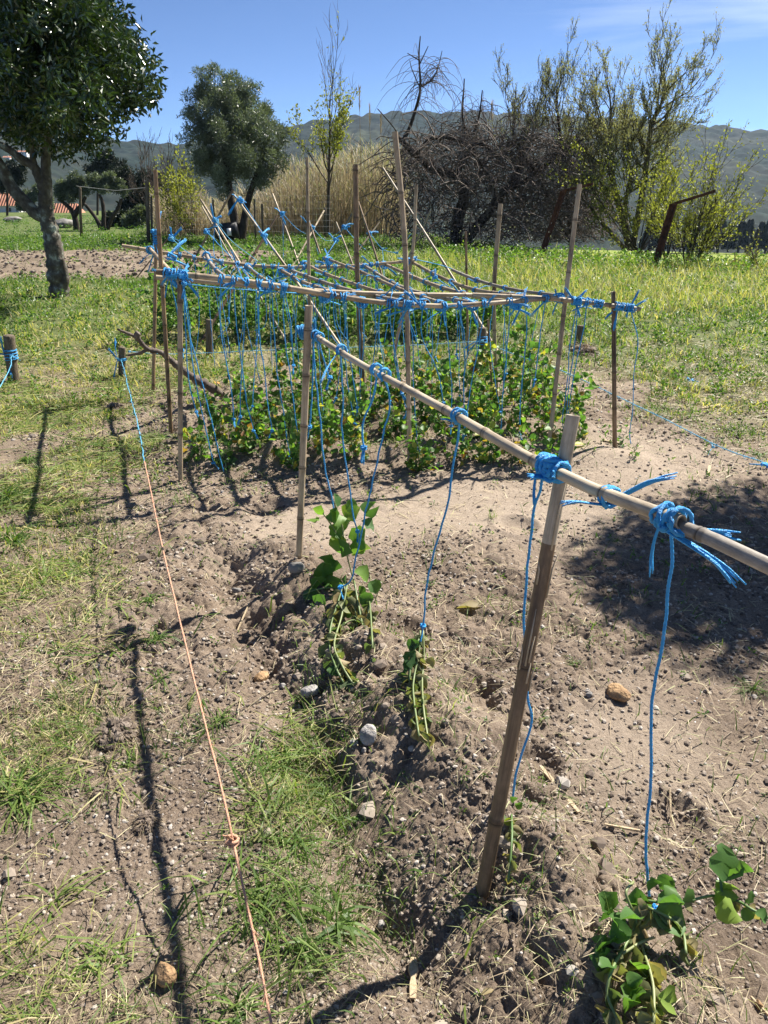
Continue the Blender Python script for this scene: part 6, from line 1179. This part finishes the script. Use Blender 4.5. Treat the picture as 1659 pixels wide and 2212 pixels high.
tuft(230, 2080, 26, .17, .006, 'pale grass clump at lower left', 28, (.2, .7), (.3, .8), 1.3); tuft(120, 1950, 24, .16, .005, 'sparse grass clump at the left edge low down', 29, (.3, .8), (.3, .8), 1.4); tuft(520, 2190, 30, .16, .006, 'grass tuft at the bottom edge left of the orange line end', 30); tuft(60, 880, 50, .2, .006, 'green grass clump below the thick round stake', 31, (.1, .5)); tuft(310, 870, 40, .16, .005, 'feathery green clump below the short round stake', 32, (0, .4)); tuft(1640, 985, 50, .18, .005, 'grass clump at the right edge by the fuzzy line', 33, (.1, .6)); tuft(1600, 1180, 50, .16, .004, 'leafy clump at the right edge in the shade', 34, (0, .4))
# root balls turned up
def rootball(px, py, w_, label, seed):
    rng = np.random.default_rng(seed); g = gr(px, py); z = float(Hz(g.x, g.y)); r_ = w_*px2m(px, py, g.y)/2; e = empty('root_clod', (g.x, g.y, z), label, 'clod', 'clods with roots'); mb = MB(); n = 260; D = rnd_units(rng, n); D[:, 2] = abs(D[:, 2])*.6; C = D*(r_*rng.random(n)**.4)[:, None]; blobs(mb, C, r_*rng.uniform(.08, .22, n), rng, rng.uniform(0, .6, n)); mb.build('soil', M['crumb'], e, smooth=False)
    mb = MB(); n = 260; a = rnd_units(rng, n); a[:, 2] = abs(a[:, 2])*.5; a /= np.linalg.norm(a, axis=1)[:, None]; blades(mb, a*r_*.7, a, r_*rng.uniform(.4, 1.1, n), .0012*max(1, g.y/2), rng.uniform(.3, 1.5, n), rng, rng.uniform(0, .45, n)); mb.build('roots', M['straw'], e, smooth=False)
rootball(320, 1780, 60, 'root bound clod beside the heap of pulled grass', 1); rootball(250, 1592, 90, 'wide root bound clod on the left', 2); rootball(248, 885, 44, 'dark clod on the trampled ground', 3); rootball(215, 1800-90, 50, 'small root clod above the heap of pulled grass', 4); rootball(1262, 765, 60, 'heap of dry grass beside the far small stake', 5); rootball(290, 1560-120, 40, 'small clod on the left between the shadows', 6)
# dry crescent leaf and brown leaves lying
def dry_leaf(px, py, lpx, ang, label, seed, m='wilt_leaf', tint=.9):
    rng = np.random.default_rng(seed); g = gr(px, py); z = float(Hz(g.x, g.y))+.012; L_ = lpx*px2m(px, py, g.y); mb = MB(); leaves(mb, np.zeros((1, 3)), np.array([[math.cos(R(ang)), math.sin(R(ang)), .15]]), L_, L_*.35, rng, tint, flat=.9, fold=.5, rounded=True); o = mb.build('fallen_leaf', M[m]); o.location = (g.x, g.y, z); tag(o, label, 'leaf')
dry_leaf(985, 1322, 66, 5, 'pale crescent shaped dry leaf right of the dried plant', 1, tint=.85); dry_leaf(1045, 985, 30, 70, 'yellow leaf on the soil under the front cane', 2, 'pea_leaf', .88); dry_leaf(1235, 968, 34, 20, 'yellow leaf beside the top of the nearest post', 3, 'pea_leaf', .87); dry_leaf(1065, 2160, 30, 200, 'small brown leaf near the bottom edge', 4)
for o in list(bpy.data.objects):   # nothing carries two words for the same thing
    pass
# ------------------------------------------------------------------ the air
m, N, L, out = mat('haze'); v = N('VolumePrincipled'); v.inputs['Color'].default_value = (.50, .70, 1, 1); v.inputs['Density'].default_value = .00012; v.inputs['Anisotropy'].default_value = .35; L(v.outputs[0], out.inputs[1])
h_, z0, z1 = 1650, -80, 175
hv = [(sx*h_, sy*h_, z) for z in (z0, z1) for sx, sy in ((-1, -1), (1, -1), (1, 1), (-1, 1))]
me = bpy.data.meshes.new('haze'); me.from_pydata(hv, [], [(3, 2, 1, 0), (4, 5, 6, 7), (0, 1, 5, 4), (1, 2, 6, 5), (2, 3, 7, 6), (3, 0, 4, 7)]); me.materials.append(m); o = bpy.data.objects.new('haze', me); COL.objects.link(o); tag(o, kind='stuff')
